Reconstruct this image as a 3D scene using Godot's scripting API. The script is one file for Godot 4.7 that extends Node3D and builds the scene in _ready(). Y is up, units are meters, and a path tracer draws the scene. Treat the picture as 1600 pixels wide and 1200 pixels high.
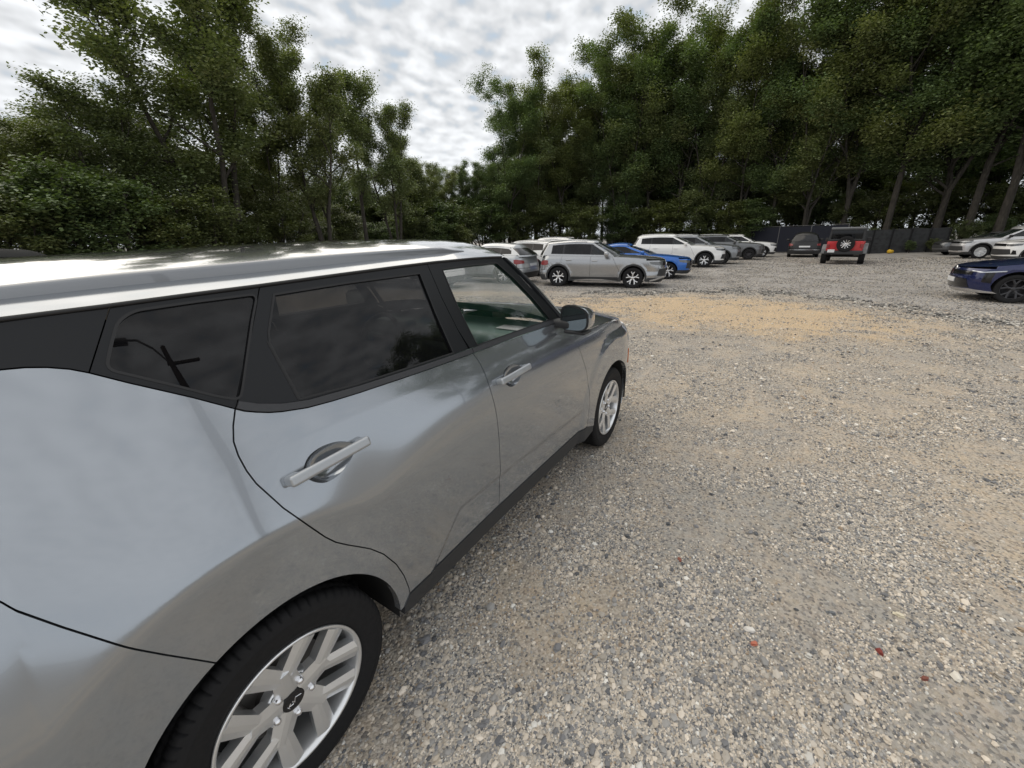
extends Node3D
# A gravel car lot: a grey hatchback close by, rows of parked cars, a fence and tall trees behind.

var M := {}
var used := {}
var rng := RandomNumberGenerator.new()
var ground_noise := FastNoiseLite.new()
var patch_noise := FastNoiseLite.new()

func _ready() -> void:
	make_camera()
	make_sky()
	make_sun()
	make_materials()
	make_ground()
	make_fences()
	make_trees()
	make_hero()
	make_parked_cars()
	make_jeep()
	make_lamp_post()
	make_small_things()
	make_gravel()

func make_camera() -> void:
	var cam := Camera3D.new()
	cam.name = "camera"
	cam.fov = 86.7434
	cam.near = 0.05
	cam.far = 2000.0
	cam.transform = Transform3D(Basis(Vector3(0.540236, -0.016406, 0.841353), Vector3(0.290527, 0.941971, -0.168181), Vector3(-0.789772, 0.335293, 0.513653)).orthonormalized(), Vector3(-0.3306, 1.6007, 1.86))
	add_child(cam)
	cam.current = true

func make_sky() -> void:
	# Altocumulus: a sheet of small cloud cells with thin bluish gaps, laid on a plane high above and seen in perspective.
	var cells := FastNoiseLite.new()
	cells.noise_type = FastNoiseLite.TYPE_SIMPLEX_SMOOTH
	cells.seed = 11
	cells.frequency = 1.0
	cells.fractal_type = FastNoiseLite.FRACTAL_FBM
	cells.fractal_octaves = 4
	cells.fractal_gain = 0.48
	cells.domain_warp_enabled = true
	cells.domain_warp_amplitude = 0.35
	cells.domain_warp_frequency = 0.8
	var broad := FastNoiseLite.new()
	broad.noise_type = FastNoiseLite.TYPE_SIMPLEX_SMOOTH
	broad.seed = 5
	broad.frequency = 0.30
	broad.fractal_octaves = 3
	var w := 2048
	var h := 1024
	var data := PackedFloat32Array()
	data.resize(w * h * 3)
	for j in h:
		var up := (0.5 - (j + 0.5) / h) * PI
		var sy := sin(up)
		if sy < -0.02:
			for i in w:
				var q := (j * w + i) * 3
				data[q] = 0.30
				data[q + 1] = 0.29
				data[q + 2] = 0.27
			continue
		var cy := cos(up)
		var far := 1.0 / (maxf(sy, 0.0) + 0.09)
		var haze := pow(clampf(1.0 - maxf(sy, 0.0), 0.0, 1.0), 9.0)
		for i in w:
			var a := (i + 0.5) / w * TAU
			var px := sin(a) * cy * far
			var pz := cos(a) * cy * far
			var n := cells.get_noise_2d(px * 4.8 + pz * 1.0, pz * 5.8 - px * 1.2)
			var b := broad.get_noise_2d(px, pz)
			var cover := smoothstep(-0.62, 0.06, n * 0.9 + b * 0.55 + 0.20)
			var thick := clampf(0.50 + n * 1.0 + b * 0.50, 0.0, 1.0)
			var lum := lerpf(0.56, 0.93, thick)
			lum *= SKY_GAIN
			var cr := lum * 0.955
			var cg := lum * 0.975
			var cb := lum
			var r := lerpf(0.44 * SKY_GAIN, cr, cover)
			var g := lerpf(0.54 * SKY_GAIN, cg, cover)
			var bl := lerpf(0.65 * SKY_GAIN, cb, cover)
			var q := (j * w + i) * 3
			data[q] = lerpf(r, 0.80 * SKY_GAIN, haze)
			data[q + 1] = lerpf(g, 0.85 * SKY_GAIN, haze)
			data[q + 2] = lerpf(bl, 0.90 * SKY_GAIN, haze)
	var im := Image.create_from_data(w, h, false, Image.FORMAT_RGBF, data.to_byte_array())
	var pano := PanoramaSkyMaterial.new()
	pano.panorama = ImageTexture.create_from_image(im)
	pano.energy_multiplier = 1.0
	var sky := Sky.new()
	sky.sky_material = pano
	var env := Environment.new()
	env.background_mode = Environment.BG_SKY
	env.sky = sky
	env.tonemap_mode = Environment.TONE_MAPPER_LINEAR
	env.tonemap_exposure = EXPOSURE
	env.sdfgi_enabled = true
	env.ssao_enabled = true
	env.ssil_enabled = true
	var we := WorldEnvironment.new()
	we.name = "sky_and_air"
	we.environment = env
	add_child(we)

const SKY_GAIN := 0.86
const EXPOSURE := 1.34
const SUN_ENERGY := 0.5

func make_sun() -> void:
	# A veiled sun, high to the far side of the grey car, so that soft shadows fall towards the camera.
	var sun := DirectionalLight3D.new()
	sun.name = "sun"
	sun.light_energy = SUN_ENERGY
	sun.light_angular_distance = 95.0
	sun.light_color = Color(1.0, 0.95, 0.87)
	sun.shadow_enabled = true
	add_child(sun)
	var towards := Vector3(0.05, 1.10, -1.0).normalized()
	sun.look_at_from_position(towards * 50.0, Vector3.ZERO, Vector3.UP)

# ---------------------------------------------------------------- materials

func lin(r: float, g: float, b: float) -> Color:
	return Color(r, g, b).linear_to_srgb()

func mat(called: String, c: Color, rough := 0.6, metal := 0.0) -> StandardMaterial3D:
	var m := StandardMaterial3D.new()
	m.resource_name = called
	m.albedo_color = c
	m.roughness = rough
	m.metallic = metal
	M[called] = m
	return m

func paint(called: String, c: Color, metal := 0.55, rough := 0.32) -> StandardMaterial3D:
	var m := mat(called, c, rough, metal)
	m.clearcoat_enabled = true
	m.clearcoat = 1.0
	m.clearcoat_roughness = 0.02
	return m

func pane(called: String, c: Color, alpha: float) -> StandardMaterial3D:
	var m := mat(called, Color(c.r, c.g, c.b, alpha), 0.0)
	m.transparency = BaseMaterial3D.TRANSPARENCY_ALPHA
	return m

func noise_tex(n: FastNoiseLite, size: int, ramp: Gradient = null, normal := false, strength := 4.0) -> NoiseTexture2D:
	var t := NoiseTexture2D.new()
	t.width = size
	t.height = size
	t.seamless = true
	t.noise = n
	if ramp:
		t.color_ramp = ramp
	if normal:
		t.as_normal_map = true
		t.bump_strength = strength
	return t

func ramp_of(stops: Array) -> Gradient:
	var g := Gradient.new()
	var o := PackedFloat32Array()
	var c := PackedColorArray()
	for s in stops:
		o.append(s[0])
		c.append(s[1])
	g.offsets = o
	g.colors = c
	return g

func make_materials() -> void:
	# car finishes
	paint("grey_metallic_paint", lin(0.335, 0.36, 0.39), 0.76, 0.14)
	paint("silver_paint", lin(0.36, 0.37, 0.385), 0.75, 0.24)
	paint("warm_silver_paint", lin(0.56, 0.56, 0.57), 0.55, 0.33)
	paint("white_paint", lin(0.80, 0.80, 0.79), 0.0, 0.35)
	paint("dark_grey_paint", lin(0.13, 0.135, 0.14), 0.5, 0.32)
	paint("mid_grey_paint", lin(0.24, 0.25, 0.265), 0.55, 0.32)
	paint("pale_grey_paint", lin(0.40, 0.42, 0.44), 0.55, 0.32)
	paint("black_paint", lin(0.004, 0.004, 0.005), 0.0, 0.5).clearcoat = 0.35
	paint("blue_paint", lin(0.015, 0.13, 0.50), 0.35, 0.3)
	paint("navy_paint", lin(0.005, 0.012, 0.075), 0.30, 0.25)
	mat("dull_charcoal_paint", lin(0.016, 0.017, 0.018), 0.75).metallic_specular = 0.15
	paint("red_paint", lin(0.52, 0.012, 0.018), 0.1, 0.3)
	mat("black_trim", lin(0.022, 0.024, 0.028), 0.38)
	mat("gloss_trim", lin(0.011, 0.012, 0.014), 0.30).metallic_specular = 0.38
	mat("gloss_black", lin(0.012, 0.012, 0.014), 0.12)
	mat("black_plastic", lin(0.028, 0.029, 0.031), 0.62)
	mat("mould_rubber", lin(0.035, 0.036, 0.040), 0.42)
	mat("seal_rubber", lin(0.010, 0.010, 0.011), 0.5)
	var rub := mat("tyre_rubber", lin(0.016, 0.016, 0.017), 0.72)
	rub.metallic_specular = 0.3
	var rn := FastNoiseLite.new()
	rn.frequency = 0.035
	rn.fractal_octaves = 4
	rn.seed = 9
	rub.roughness_texture = noise_tex(rn, 256, ramp_of([[0.0, Color(0.70, 0.70, 0.70)], [1.0, Color(1, 1, 1)]]))
	rub.roughness = 0.85
	rub.uv1_triplanar = true
	rub.uv1_scale = Vector3(4, 4, 4)
	mat("alloy_silver", lin(0.80, 0.81, 0.82), 0.30, 0.80)
	mat("alloy_bright", lin(0.72, 0.72, 0.73), 0.25, 0.9)
	mat("alloy_dark", lin(0.05, 0.05, 0.055), 0.35, 0.5)
	mat("chrome", lin(0.78, 0.78, 0.80), 0.10, 1.0)
	mat("satin_metal", lin(0.62, 0.62, 0.63), 0.26, 0.9)
	mat("brake_metal", lin(0.22, 0.21, 0.20), 0.5, 0.8)
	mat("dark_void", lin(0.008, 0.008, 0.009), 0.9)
	mat("underbody_black", lin(0.012, 0.012, 0.012), 0.9)
	pane("clear_green_glass", lin(0.015, 0.075, 0.055), 0.16)
	pane("tinted_glass", lin(0.004, 0.004, 0.005), 0.93).metallic_specular = 0.42
	pane("car_glass", lin(0.008, 0.011, 0.013), 0.80)
	pane("windscreen_glass", lin(0.03, 0.045, 0.042), 0.30)
	pane("lamp_lens", lin(0.75, 0.77, 0.80), 0.35)
	mat("lamp_dark", lin(0.16, 0.165, 0.17), 0.15, 0.5)
	mat("lamp_bowl", lin(0.55, 0.57, 0.60), 0.2, 0.6)
	var tail := mat("tail_lamp_red", lin(0.22, 0.006, 0.008), 0.12)
	tail.clearcoat_enabled = true
	mat("amber_lens", lin(0.62, 0.14, 0.02), 0.2)
	mat("mirror_glass_dark", lin(0.30, 0.34, 0.35), 0.01, 1.0)
	mat("dash_plastic_glass_lit", lin(0.17, 0.25, 0.225), 0.55)  # black dash: sky light through the green glass is put into this colour
	mat("seat_fabric", lin(0.030, 0.031, 0.034), 0.9)
	mat("pale_fabric", lin(0.30, 0.30, 0.30), 0.9)
	mat("plate_white", lin(0.70, 0.71, 0.72), 0.4)
	mat("paper_white", lin(0.75, 0.76, 0.76), 0.7)
	mat("yellow_plastic", lin(0.62, 0.38, 0.02), 0.5)
	mat("grey_fender_plastic", lin(0.16, 0.165, 0.17), 0.6)

# ---------------------------------------------------------------- mesh helpers

class MB:
	var v := PackedVector3Array()
	var n := PackedVector3Array()
	var c := PackedColorArray()
	var uv := PackedVector2Array()
	var ix := PackedInt32Array()
	func vert(p: Vector3, nn: Vector3) -> int:
		v.append(p)
		n.append(nn)
		return v.size() - 1
	func tri(a: int, b: int, d: int) -> void:
		# front faces run clockwise: the face must turn its back on the cross product
		var g := (v[b] - v[a]).cross(v[d] - v[a])
		if g.dot(n[a] + n[b] + n[d]) > 0.0:
			ix.append(a)
			ix.append(d)
			ix.append(b)
		else:
			ix.append(a)
			ix.append(b)
			ix.append(d)
	func quad(a: int, b: int, d: int, e: int) -> void:
		tri(a, b, d)
		tri(a, d, e)
	func flat_quad(p: Vector3, q: Vector3, r: Vector3, s: Vector3, out: Vector3) -> void:
		var nn := (q - p).cross(s - p)
		if nn.length_squared() < 1e-14:
			nn = (r - q).cross(s - r)
		nn = nn.normalized()
		if nn.dot(out) < 0.0:
			nn = -nn
		quad(vert(p, nn), vert(q, nn), vert(r, nn), vert(s, nn))
	func flat_tri(p: Vector3, q: Vector3, r: Vector3, out: Vector3) -> void:
		var nn := (q - p).cross(r - p).normalized()
		if nn.dot(out) < 0.0:
			nn = -nn
		tri(vert(p, nn), vert(q, nn), vert(r, nn))
	func mirrored() -> MB:
		var o := MB.new()
		for p in v:
			o.v.append(Vector3(p.x, p.y, -p.z))
		for p in n:
			o.n.append(Vector3(p.x, p.y, -p.z))
		for k in range(0, ix.size(), 3):
			o.ix.append(ix[k])
			o.ix.append(ix[k + 2])
			o.ix.append(ix[k + 1])
		return o
	func add(o: MB) -> void:
		var at := v.size()
		v.append_array(o.v)
		n.append_array(o.n)
		for k in o.ix:
			ix.append(k + at)
	func moved(t: Transform3D) -> MB:
		var o := MB.new()
		for p in v:
			o.v.append(t * p)
		for p in n:
			o.n.append((t.basis * p).normalized())
		o.ix = ix.duplicate()
		return o
	func mesh() -> ArrayMesh:
		var arr := []
		arr.resize(Mesh.ARRAY_MAX)
		arr[Mesh.ARRAY_VERTEX] = v
		arr[Mesh.ARRAY_NORMAL] = n
		if c.size() == v.size():
			arr[Mesh.ARRAY_COLOR] = c
		if uv.size() == v.size():
			arr[Mesh.ARRAY_TEX_UV] = uv
		arr[Mesh.ARRAY_INDEX] = ix
		var m := ArrayMesh.new()
		m.add_surface_from_arrays(Mesh.PRIMITIVE_TRIANGLES, arr)
		return m

func numbered(called: String) -> String:
	var k: int = used.get(called, 0)
	used[called] = k + 1
	return called if k == 0 else "%s_%03d" % [called, k]

func put(mb: MB, called: String, m: Material, parent: Node) -> MeshInstance3D:
	var o := MeshInstance3D.new()
	o.name = called if parent != self else numbered(called)
	o.mesh = mb.mesh()
	o.mesh.surface_set_material(0, m)
	parent.add_child(o, true)
	return o

func put_mesh(me: Mesh, called: String, m: Material, parent: Node) -> MeshInstance3D:
	var o := MeshInstance3D.new()
	o.name = called if parent != self else numbered(called)
	o.mesh = me
	o.material_override = m
	parent.add_child(o, true)
	return o

func thing(called: String, label: String, category: String, at := Vector3.ZERO, turn := 0.0, group := "") -> Node3D:
	var o := Node3D.new()
	o.name = numbered(called)
	add_child(o)
	o.position = at
	o.rotation.y = turn
	tag(o, label, category, group)
	return o

func tag(o: Node, label: String, category: String, group := "") -> void:
	o.set_meta("label", label)
	o.set_meta("category", category)
	if group != "":
		o.set_meta("group", group)

# a box with rounded edges: a subdivided cube drawn in to an inner box and swelled by r
func rbox(mb: MB, at: Vector3, size: Vector3, r: float, basis := Basis.IDENTITY, seg := 3) -> void:
	var half := size * 0.5
	r = minf(r, minf(half.x, minf(half.y, half.z)) * 0.999)
	var inner := half - Vector3(r, r, r)
	var dirs := [Vector3.RIGHT, Vector3.LEFT, Vector3.UP, Vector3.DOWN, Vector3.BACK, Vector3.FORWARD]
	for d: Vector3 in dirs:
		var s := Vector3(d.y, d.z, d.x)
		var t := d.cross(s)
		var rows := []
		# two rounded bands with a flat between
		var marks := []
		for k in seg + 1:
			marks.append([-1.0, float(k) / seg - 1.0])
		for k in seg + 1:
			marks.append([1.0, float(k) / seg])
		for a in marks:
			var row := []
			for b in marks:
				var dir := d + s * tan(a[1] * PI * 0.25) + t * tan(b[1] * PI * 0.25)
				dir = dir.normalized()
				var corner := Vector3(inner.x * d.x + inner.x * (s.x * a[0] + t.x * b[0]), inner.y * d.y + inner.y * (s.y * a[0] + t.y * b[0]), inner.z * d.z + inner.z * (s.z * a[0] + t.z * b[0]))
				row.append(mb.vert(at + basis * (corner + dir * r), (basis * dir).normalized()))
			rows.append(row)
		for i in rows.size() - 1:
			for j in rows.size() - 1:
				mb.quad(rows[i][j], rows[i + 1][j], rows[i + 1][j + 1], rows[i][j + 1])

# a tube along points with a radius at each
func tube(mb: MB, pts: Array, radii: Array, sides := 8, caps := true) -> void:
	var rings := []
	var last := Vector3.UP
	for i in pts.size():
		var p: Vector3 = pts[i]
		var d: Vector3 = (pts[mini(i + 1, pts.size() - 1)] - pts[maxi(i - 1, 0)]).normalized()
		var side := d.cross(last)
		if side.length() < 0.05:
			side = d.cross(Vector3.RIGHT)
		if side.length() < 0.05:
			side = d.cross(Vector3.BACK)
		side = side.normalized()
		var over := side.cross(d).normalized()
		var ring := []
		for k in sides:
			var a := TAU * k / sides
			var nn := side * cos(a) + over * sin(a)
			ring.append(mb.vert(p + nn * radii[i], nn))
		rings.append(ring)
	for i in rings.size() - 1:
		for k in sides:
			mb.quad(rings[i][k], rings[i][(k + 1) % sides], rings[i + 1][(k + 1) % sides], rings[i + 1][k])
	if caps:
		for e in [0, pts.size() - 1]:
			var p: Vector3 = pts[e]
			var q: Vector3 = pts[1] if e == 0 else pts[pts.size() - 2]
			var nn := (p - q).normalized()
			var mid := mb.vert(p, nn)
			var edge := []
			for k in sides:
				edge.append(mb.vert(mb.v[rings[e][k]], nn))
			for k in sides:
				mb.tri(mid, edge[k], edge[(k + 1) % sides])

# a profile of (radius, z) turned about the z axis; wobble(k, part) may change the radius
func lathe(mb: MB, prof: Array, seg := 48, sharp := false) -> void:
	var nrm := []
	for i in prof.size():
		var a: Vector2 = prof[maxi(i - 1, 0)]
		var b: Vector2 = prof[mini(i + 1, prof.size() - 1)]
		var t := b - a
		nrm.append(Vector2(t.y, -t.x).normalized())
	if sharp:
		for i in prof.size() - 1:
			var t: Vector2 = prof[i + 1] - prof[i]
			var nn := Vector2(t.y, -t.x).normalized()
			var ra := []
			var rb := []
			for k in seg + 1:
				var a := TAU * k / seg
				var e := Vector3(cos(a), sin(a), 0)
				var n3 := e * nn.x + Vector3(0, 0, nn.y)
				ra.append(mb.vert(e * prof[i].x + Vector3(0, 0, prof[i].y), n3))
				rb.append(mb.vert(e * prof[i + 1].x + Vector3(0, 0, prof[i + 1].y), n3))
			for k in seg:
				mb.quad(ra[k], ra[k + 1], rb[k + 1], rb[k])
		return
	var rings := []
	for i in prof.size():
		var ring := []
		for k in seg + 1:
			var a := TAU * k / seg
			var e := Vector3(cos(a), sin(a), 0)
			ring.append(mb.vert(e * prof[i].x + Vector3(0, 0, prof[i].y), e * nrm[i].x + Vector3(0, 0, nrm[i].y)))
		rings.append(ring)
	for i in rings.size() - 1:
		for k in seg:
			mb.quad(rings[i][k], rings[i][k + 1], rings[i + 1][k + 1], rings[i + 1][k])

func poly(pairs: Array) -> PackedVector2Array:
	var o := PackedVector2Array()
	for k in range(0, pairs.size(), 2):
		o.append(Vector2(pairs[k], pairs[k + 1]))
	return o

func circle_poly(c: Vector2, r: float, n := 64) -> PackedVector2Array:
	var o := PackedVector2Array()
	for k in n:
		o.append(c + Vector2(cos(TAU * k / n), sin(TAU * k / n)) * r)
	return o

# corners of a polygon rounded off
func rounded(p: PackedVector2Array, r: float, n := 4) -> PackedVector2Array:
	var o := PackedVector2Array()
	var m := p.size()
	for i in m:
		var a := p[(i + m - 1) % m]
		var b := p[i]
		var d := p[(i + 1) % m]
		var ra := minf(r, a.distance_to(b) * 0.45)
		var rd := minf(r, d.distance_to(b) * 0.45)
		var s := b + (a - b).normalized() * ra
		var e := b + (d - b).normalized() * rd
		for k in n + 1:
			var t := float(k) / n
			o.append(s.lerp(b, t).lerp(b.lerp(e, t), t))
	return o

func first_of(list: Array) -> PackedVector2Array:
	var best := PackedVector2Array()
	var most := -1.0
	for p: PackedVector2Array in list:
		var a := 0.0
		for i in p.size():
			a += p[i].cross(p[(i + 1) % p.size()])
		if absf(a) > most:
			most = absf(a)
			best = p
	return best

func inset(p: PackedVector2Array, d: float) -> PackedVector2Array:
	return first_of(Geometry2D.offset_polygon(p, -d, Geometry2D.JOIN_MITER))

func minus(p: PackedVector2Array, q: PackedVector2Array) -> PackedVector2Array:
	return first_of(Geometry2D.clip_polygons(p, q))

# ---------------------------------------------------------------- car bodies

# The skin of a car as a band that wraps round it: along the sides it is z = half(x, y); the ends are rounded in plan.
class Body:
	var hero := false
	var wheels := [0.0, 2.6]
	var wheel_y := 0.326
	var flare_in := 0.565
	var flare_out := 0.605
	var flare_z := 0.902
	var width := PackedVector2Array()     # (y, half width)
	var front_lo := PackedVector2Array()  # (y, x of the front at the middle)
	var rear_lo := PackedVector2Array()
	var front_up := PackedVector2Array()
	var rear_up := PackedVector2Array()
	var lf_lo := PackedVector2Array()     # (y, how far the rounded end reaches along x)
	var lr_lo := PackedVector2Array()
	var lf_up := PackedVector2Array()
	var lr_up := PackedVector2Array()
	var taper_front := 2.2
	var arc_f := 1.2
	var arc_r := 1.1
	var k_lo := Vector2(0.72, 0.72)
	var k_up := Vector2(0.45, 0.60)
	static func tab(t: PackedVector2Array, y: float) -> float:
		var n := t.size()
		if n == 1 or y <= t[0].x:
			return t[0].y
		if y >= t[n - 1].x:
			return t[n - 1].y
		var i := 0
		while y > t[i + 1].x:
			i += 1
		var a := t[i]
		var b := t[i + 1]
		var h := b.x - a.x
		var s := (b.y - a.y) / h
		var ma := s
		var mb := s
		if i > 0:
			ma = 0.5 * (s + (a.y - t[i - 1].y) / (a.x - t[i - 1].x))
		if i < n - 2:
			mb = 0.5 * (s + (t[i + 2].y - b.y) / (t[i + 2].x - b.x))
		var u := (y - a.x) / h
		var u2 := u * u
		var u3 := u2 * u
		return (2 * u3 - 3 * u2 + 1) * a.y + (u3 - 2 * u2 + u) * h * ma + (-2 * u3 + 3 * u2) * b.y + (u3 - u2) * h * mb
	func soft(d: float, k: float) -> float:
		var t := d / k
		return d if t > 30.0 else k * log(1.0 + exp(t))
	func half(x: float, y: float) -> float:
		var z := 0.0
		if hero:
			# behind the wheel a cone round the arch, ahead of it a shoulder that climbs from the arch to the front door
			if x < 0.0:
				z = 0.900 - 0.40 * soft(Vector2(x, y - 0.326).length() - 0.585, 0.008) - 0.06 * x * x
			else:
				var xx := minf(x, 0.58)
				var c := 0.326 + sqrt(0.342225 - xx * xx)
				var line := 0.80 + 0.14 * smoothstep(0.10, 1.05, x)
				c = line + soft(c - line, 0.030)
				var k := 0.008 + 0.044 * smoothstep(0.25, 0.8, x)
				z = 0.900 - 0.0756 / (1.10 - c) * soft(y - c, k) if y < 1.10 else 0.8244 - 0.40 * (y - 1.10)
			if x > 0.5:
				z -= 0.010 * smoothstep(0.5, 1.1, x) * (1.0 - smoothstep(0.9, 1.12, y))
			if x > 2.2:
				z -= 0.06 * (x - 2.2) * (x - 2.2)
			if y < 0.45:
				z -= 0.35 * (0.45 - y) * (0.45 - y)
			# the pressed line low on the doors, which drops away towards the rear wheel
			var yc := 0.56 - 0.03 * (x - 0.7)
			if x < 0.74:
				yc = 0.56 - (0.74 - x) * 0.95
			if x < 2.15 and x > 0.40:
				z -= 0.007 * smoothstep(-0.002, 0.030, yc - y) * (1.0 - smoothstep(1.95, 2.15, x)) * smoothstep(0.40, 0.52, x)
		else:
			z = tab(width, y)
			if x < 0.0:
				z -= 0.03 * x * x
			if x > taper_front:
				z -= 0.05 * (x - taper_front) * (x - taper_front)
		for wx: float in wheels:
			var r := Vector2(x - wx, y - wheel_y).length()
			if r < flare_out:
				z = lerpf(z, maxf(z, flare_z), 1.0 - smoothstep(flare_in, flare_out, r))
		return z
	func plan(s: float, l: float, w: float, k: Vector2) -> Vector2:
		var m := 1.0 - s
		var b1 := 3.0 * m * m * s
		var b2 := 3.0 * m * s * s
		var b3 := s * s * s
		return Vector2(b1 * k.x * l + b2 * l + b3 * l, (m * m * m + b1) * w + b2 * k.y * w)
	# mode 0: a is x along the side; 1: a runs from 0 where the front corner starts to 1 at the middle of the front; 2: the same at the rear
	func pt(mode: int, up: bool, a: float, y: float) -> Vector3:
		if mode != 2:
			var lf := tab(lf_up if up else lf_lo, y)
			var xb := tab(front_up if up else front_lo, y) - lf
			var s := a if mode == 1 else (a - xb) / arc_f
			if s > 0.0:
				var q := plan(minf(s, 1.0), lf, half(xb, y), k_up if up else k_lo)
				return Vector3(xb + q.x, y, q.y)
			if mode == 1:
				return Vector3(xb + s * arc_f, y, half(xb + s * arc_f, y))
		var lr := tab(lr_up if up else lr_lo, y)
		var xa := tab(rear_up if up else rear_lo, y) + lr
		var t := a if mode == 2 else (xa - a) / arc_r
		if t > 0.0:
			var q := plan(minf(t, 1.0), lr, half(xa, y), k_up if up else k_lo)
			return Vector3(xa - q.x, y, q.y)
		var x := xa - t * arc_r if mode == 2 else a
		return Vector3(x, y, half(x, y))
	func rear_of(x: float, y: float, up := false) -> float:
		return (tab(rear_up if up else rear_lo, y) + tab(lr_up if up else lr_lo, y) - x) / arc_r
	func front_of(x: float, y: float, up := false) -> float:
		return (x - tab(front_up if up else front_lo, y) + tab(lf_up if up else lf_lo, y)) / arc_f
	func normal(mode: int, up: bool, a: float, y: float) -> Vector3:
		var e := 0.003
		var a1 := a + e
		if mode != 0 and a1 > 1.0:
			a1 = 1.0
		var da := pt(mode, up, a1, y) - pt(mode, up, a - e, y)
		var dy := pt(mode, up, a, y + e) - pt(mode, up, a, y - e)
		var n := da.cross(dy).normalized()
		if mode == 2:
			n = -n
		return n

# a flat outline in (a, y) laid on the skin as a real sheet: gridded, lifted by off, its edges turned in by thick
func skin(b: Body, mode: int, up: bool, outline: PackedVector2Array, off := 0.0, thick := 0.012, cell := 0.06, holes := []) -> MB:
	var mb := MB.new()
	if outline.size() < 3:
		return mb
	var ca := cell
	if mode == 1:
		ca = cell / b.arc_f
	elif mode == 2:
		ca = cell / b.arc_r
	var lo := outline[0]
	var hi := outline[0]
	for p in outline:
		lo = lo.min(p)
		hi = hi.max(p)
	var seen := {}
	var i0 := floori(lo.x / ca)
	var i1 := ceili(hi.x / ca)
	var j0 := floori(lo.y / cell)
	var j1 := ceili(hi.y / cell)
	for i in range(i0, i1):
		var strip := Geometry2D.intersect_polygons(outline, PackedVector2Array([Vector2(i * ca, lo.y - 1), Vector2((i + 1) * ca, lo.y - 1), Vector2((i + 1) * ca, hi.y + 1), Vector2(i * ca, hi.y + 1)]))
		for part: PackedVector2Array in strip:
			for j in range(j0, j1):
				var box := PackedVector2Array([Vector2(i * ca, j * cell), Vector2((i + 1) * ca, j * cell), Vector2((i + 1) * ca, (j + 1) * cell), Vector2(i * ca, (j + 1) * cell)])
				var bits := Geometry2D.intersect_polygons(part, box)
				for hole: PackedVector2Array in holes:
					var next: Array[PackedVector2Array] = []
					for bit: PackedVector2Array in bits:
						next.append_array(Geometry2D.clip_polygons(bit, hole))
					bits = next
				for bit: PackedVector2Array in bits:
					var tr := Geometry2D.triangulate_polygon(bit)
					if tr.is_empty():
						continue
					var id := PackedInt32Array()
					for p in bit:
						var key := (p * 20000.0).round()
						if not seen.has(key):
							var nn := b.normal(mode, up, p.x, p.y)
							seen[key] = mb.vert(b.pt(mode, up, p.x, p.y) + nn * off, nn)
						id.append(seen[key])
					for k in range(0, tr.size(), 3):
						mb.tri(id[tr[k]], id[tr[k + 1]], id[tr[k + 2]])
	if thick > 0.0:
		var loops := [outline]
		loops.append_array(holes)
		for li in loops.size():
			var ring: PackedVector2Array = loops[li]
			var area := 0.0
			for k in ring.size():
				area += ring[k].cross(ring[(k + 1) % ring.size()])
			var flip := 1.0 if area > 0.0 else -1.0
			if li > 0:
				flip = -flip
			for k in ring.size():
				var p := ring[k]
				var q := ring[(k + 1) % ring.size()]
				var span := Vector2((q.x - p.x) / ca, (q.y - p.y) / cell).length()
				var steps := maxi(1, ceili(span))
				var e := Vector2(q.y - p.y, -(q.x - p.x)).normalized() * flip * 0.002
				var prev := []
				for m in steps + 1:
					var t := p.lerp(q, float(m) / steps)
					var nn := b.normal(mode, up, t.x, t.y)
					var top := b.pt(mode, up, t.x, t.y)
					var out := (b.pt(mode, up, t.x + e.x, t.y + e.y) - top).normalized()
					if out == Vector3.ZERO:
						out = nn
					var cur := [mb.vert(top + nn * off, out), mb.vert(top + nn * (off - thick), out)]
					if m > 0:
						mb.quad(prev[0], cur[0], cur[1], prev[1])
					prev = cur
	return mb

# one part for each side of the car
func pair(b: Body, parent: Node, called: String, m: Material, mode: int, up: bool, outline: PackedVector2Array, off := 0.0, thick := 0.012, cell := 0.06, holes := []) -> Array:
	var mb := skin(b, mode, up, outline, off, thick, cell, holes)
	if mb.v.is_empty():
		return []
	return [put(mb, called, m, parent), put(mb.mirrored(), called, m, parent)]

# one part across the middle
func across(b: Body, parent: Node, called: String, m: Material, mode: int, up: bool, outline: PackedVector2Array, off := 0.0, thick := 0.012, cell := 0.06, holes := []) -> MeshInstance3D:
	var mb := skin(b, mode, up, outline, off, thick, cell, holes)
	if mb.v.is_empty():
		return null
	mb.add(mb.mirrored())
	return put(mb, called, m, parent)

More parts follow.
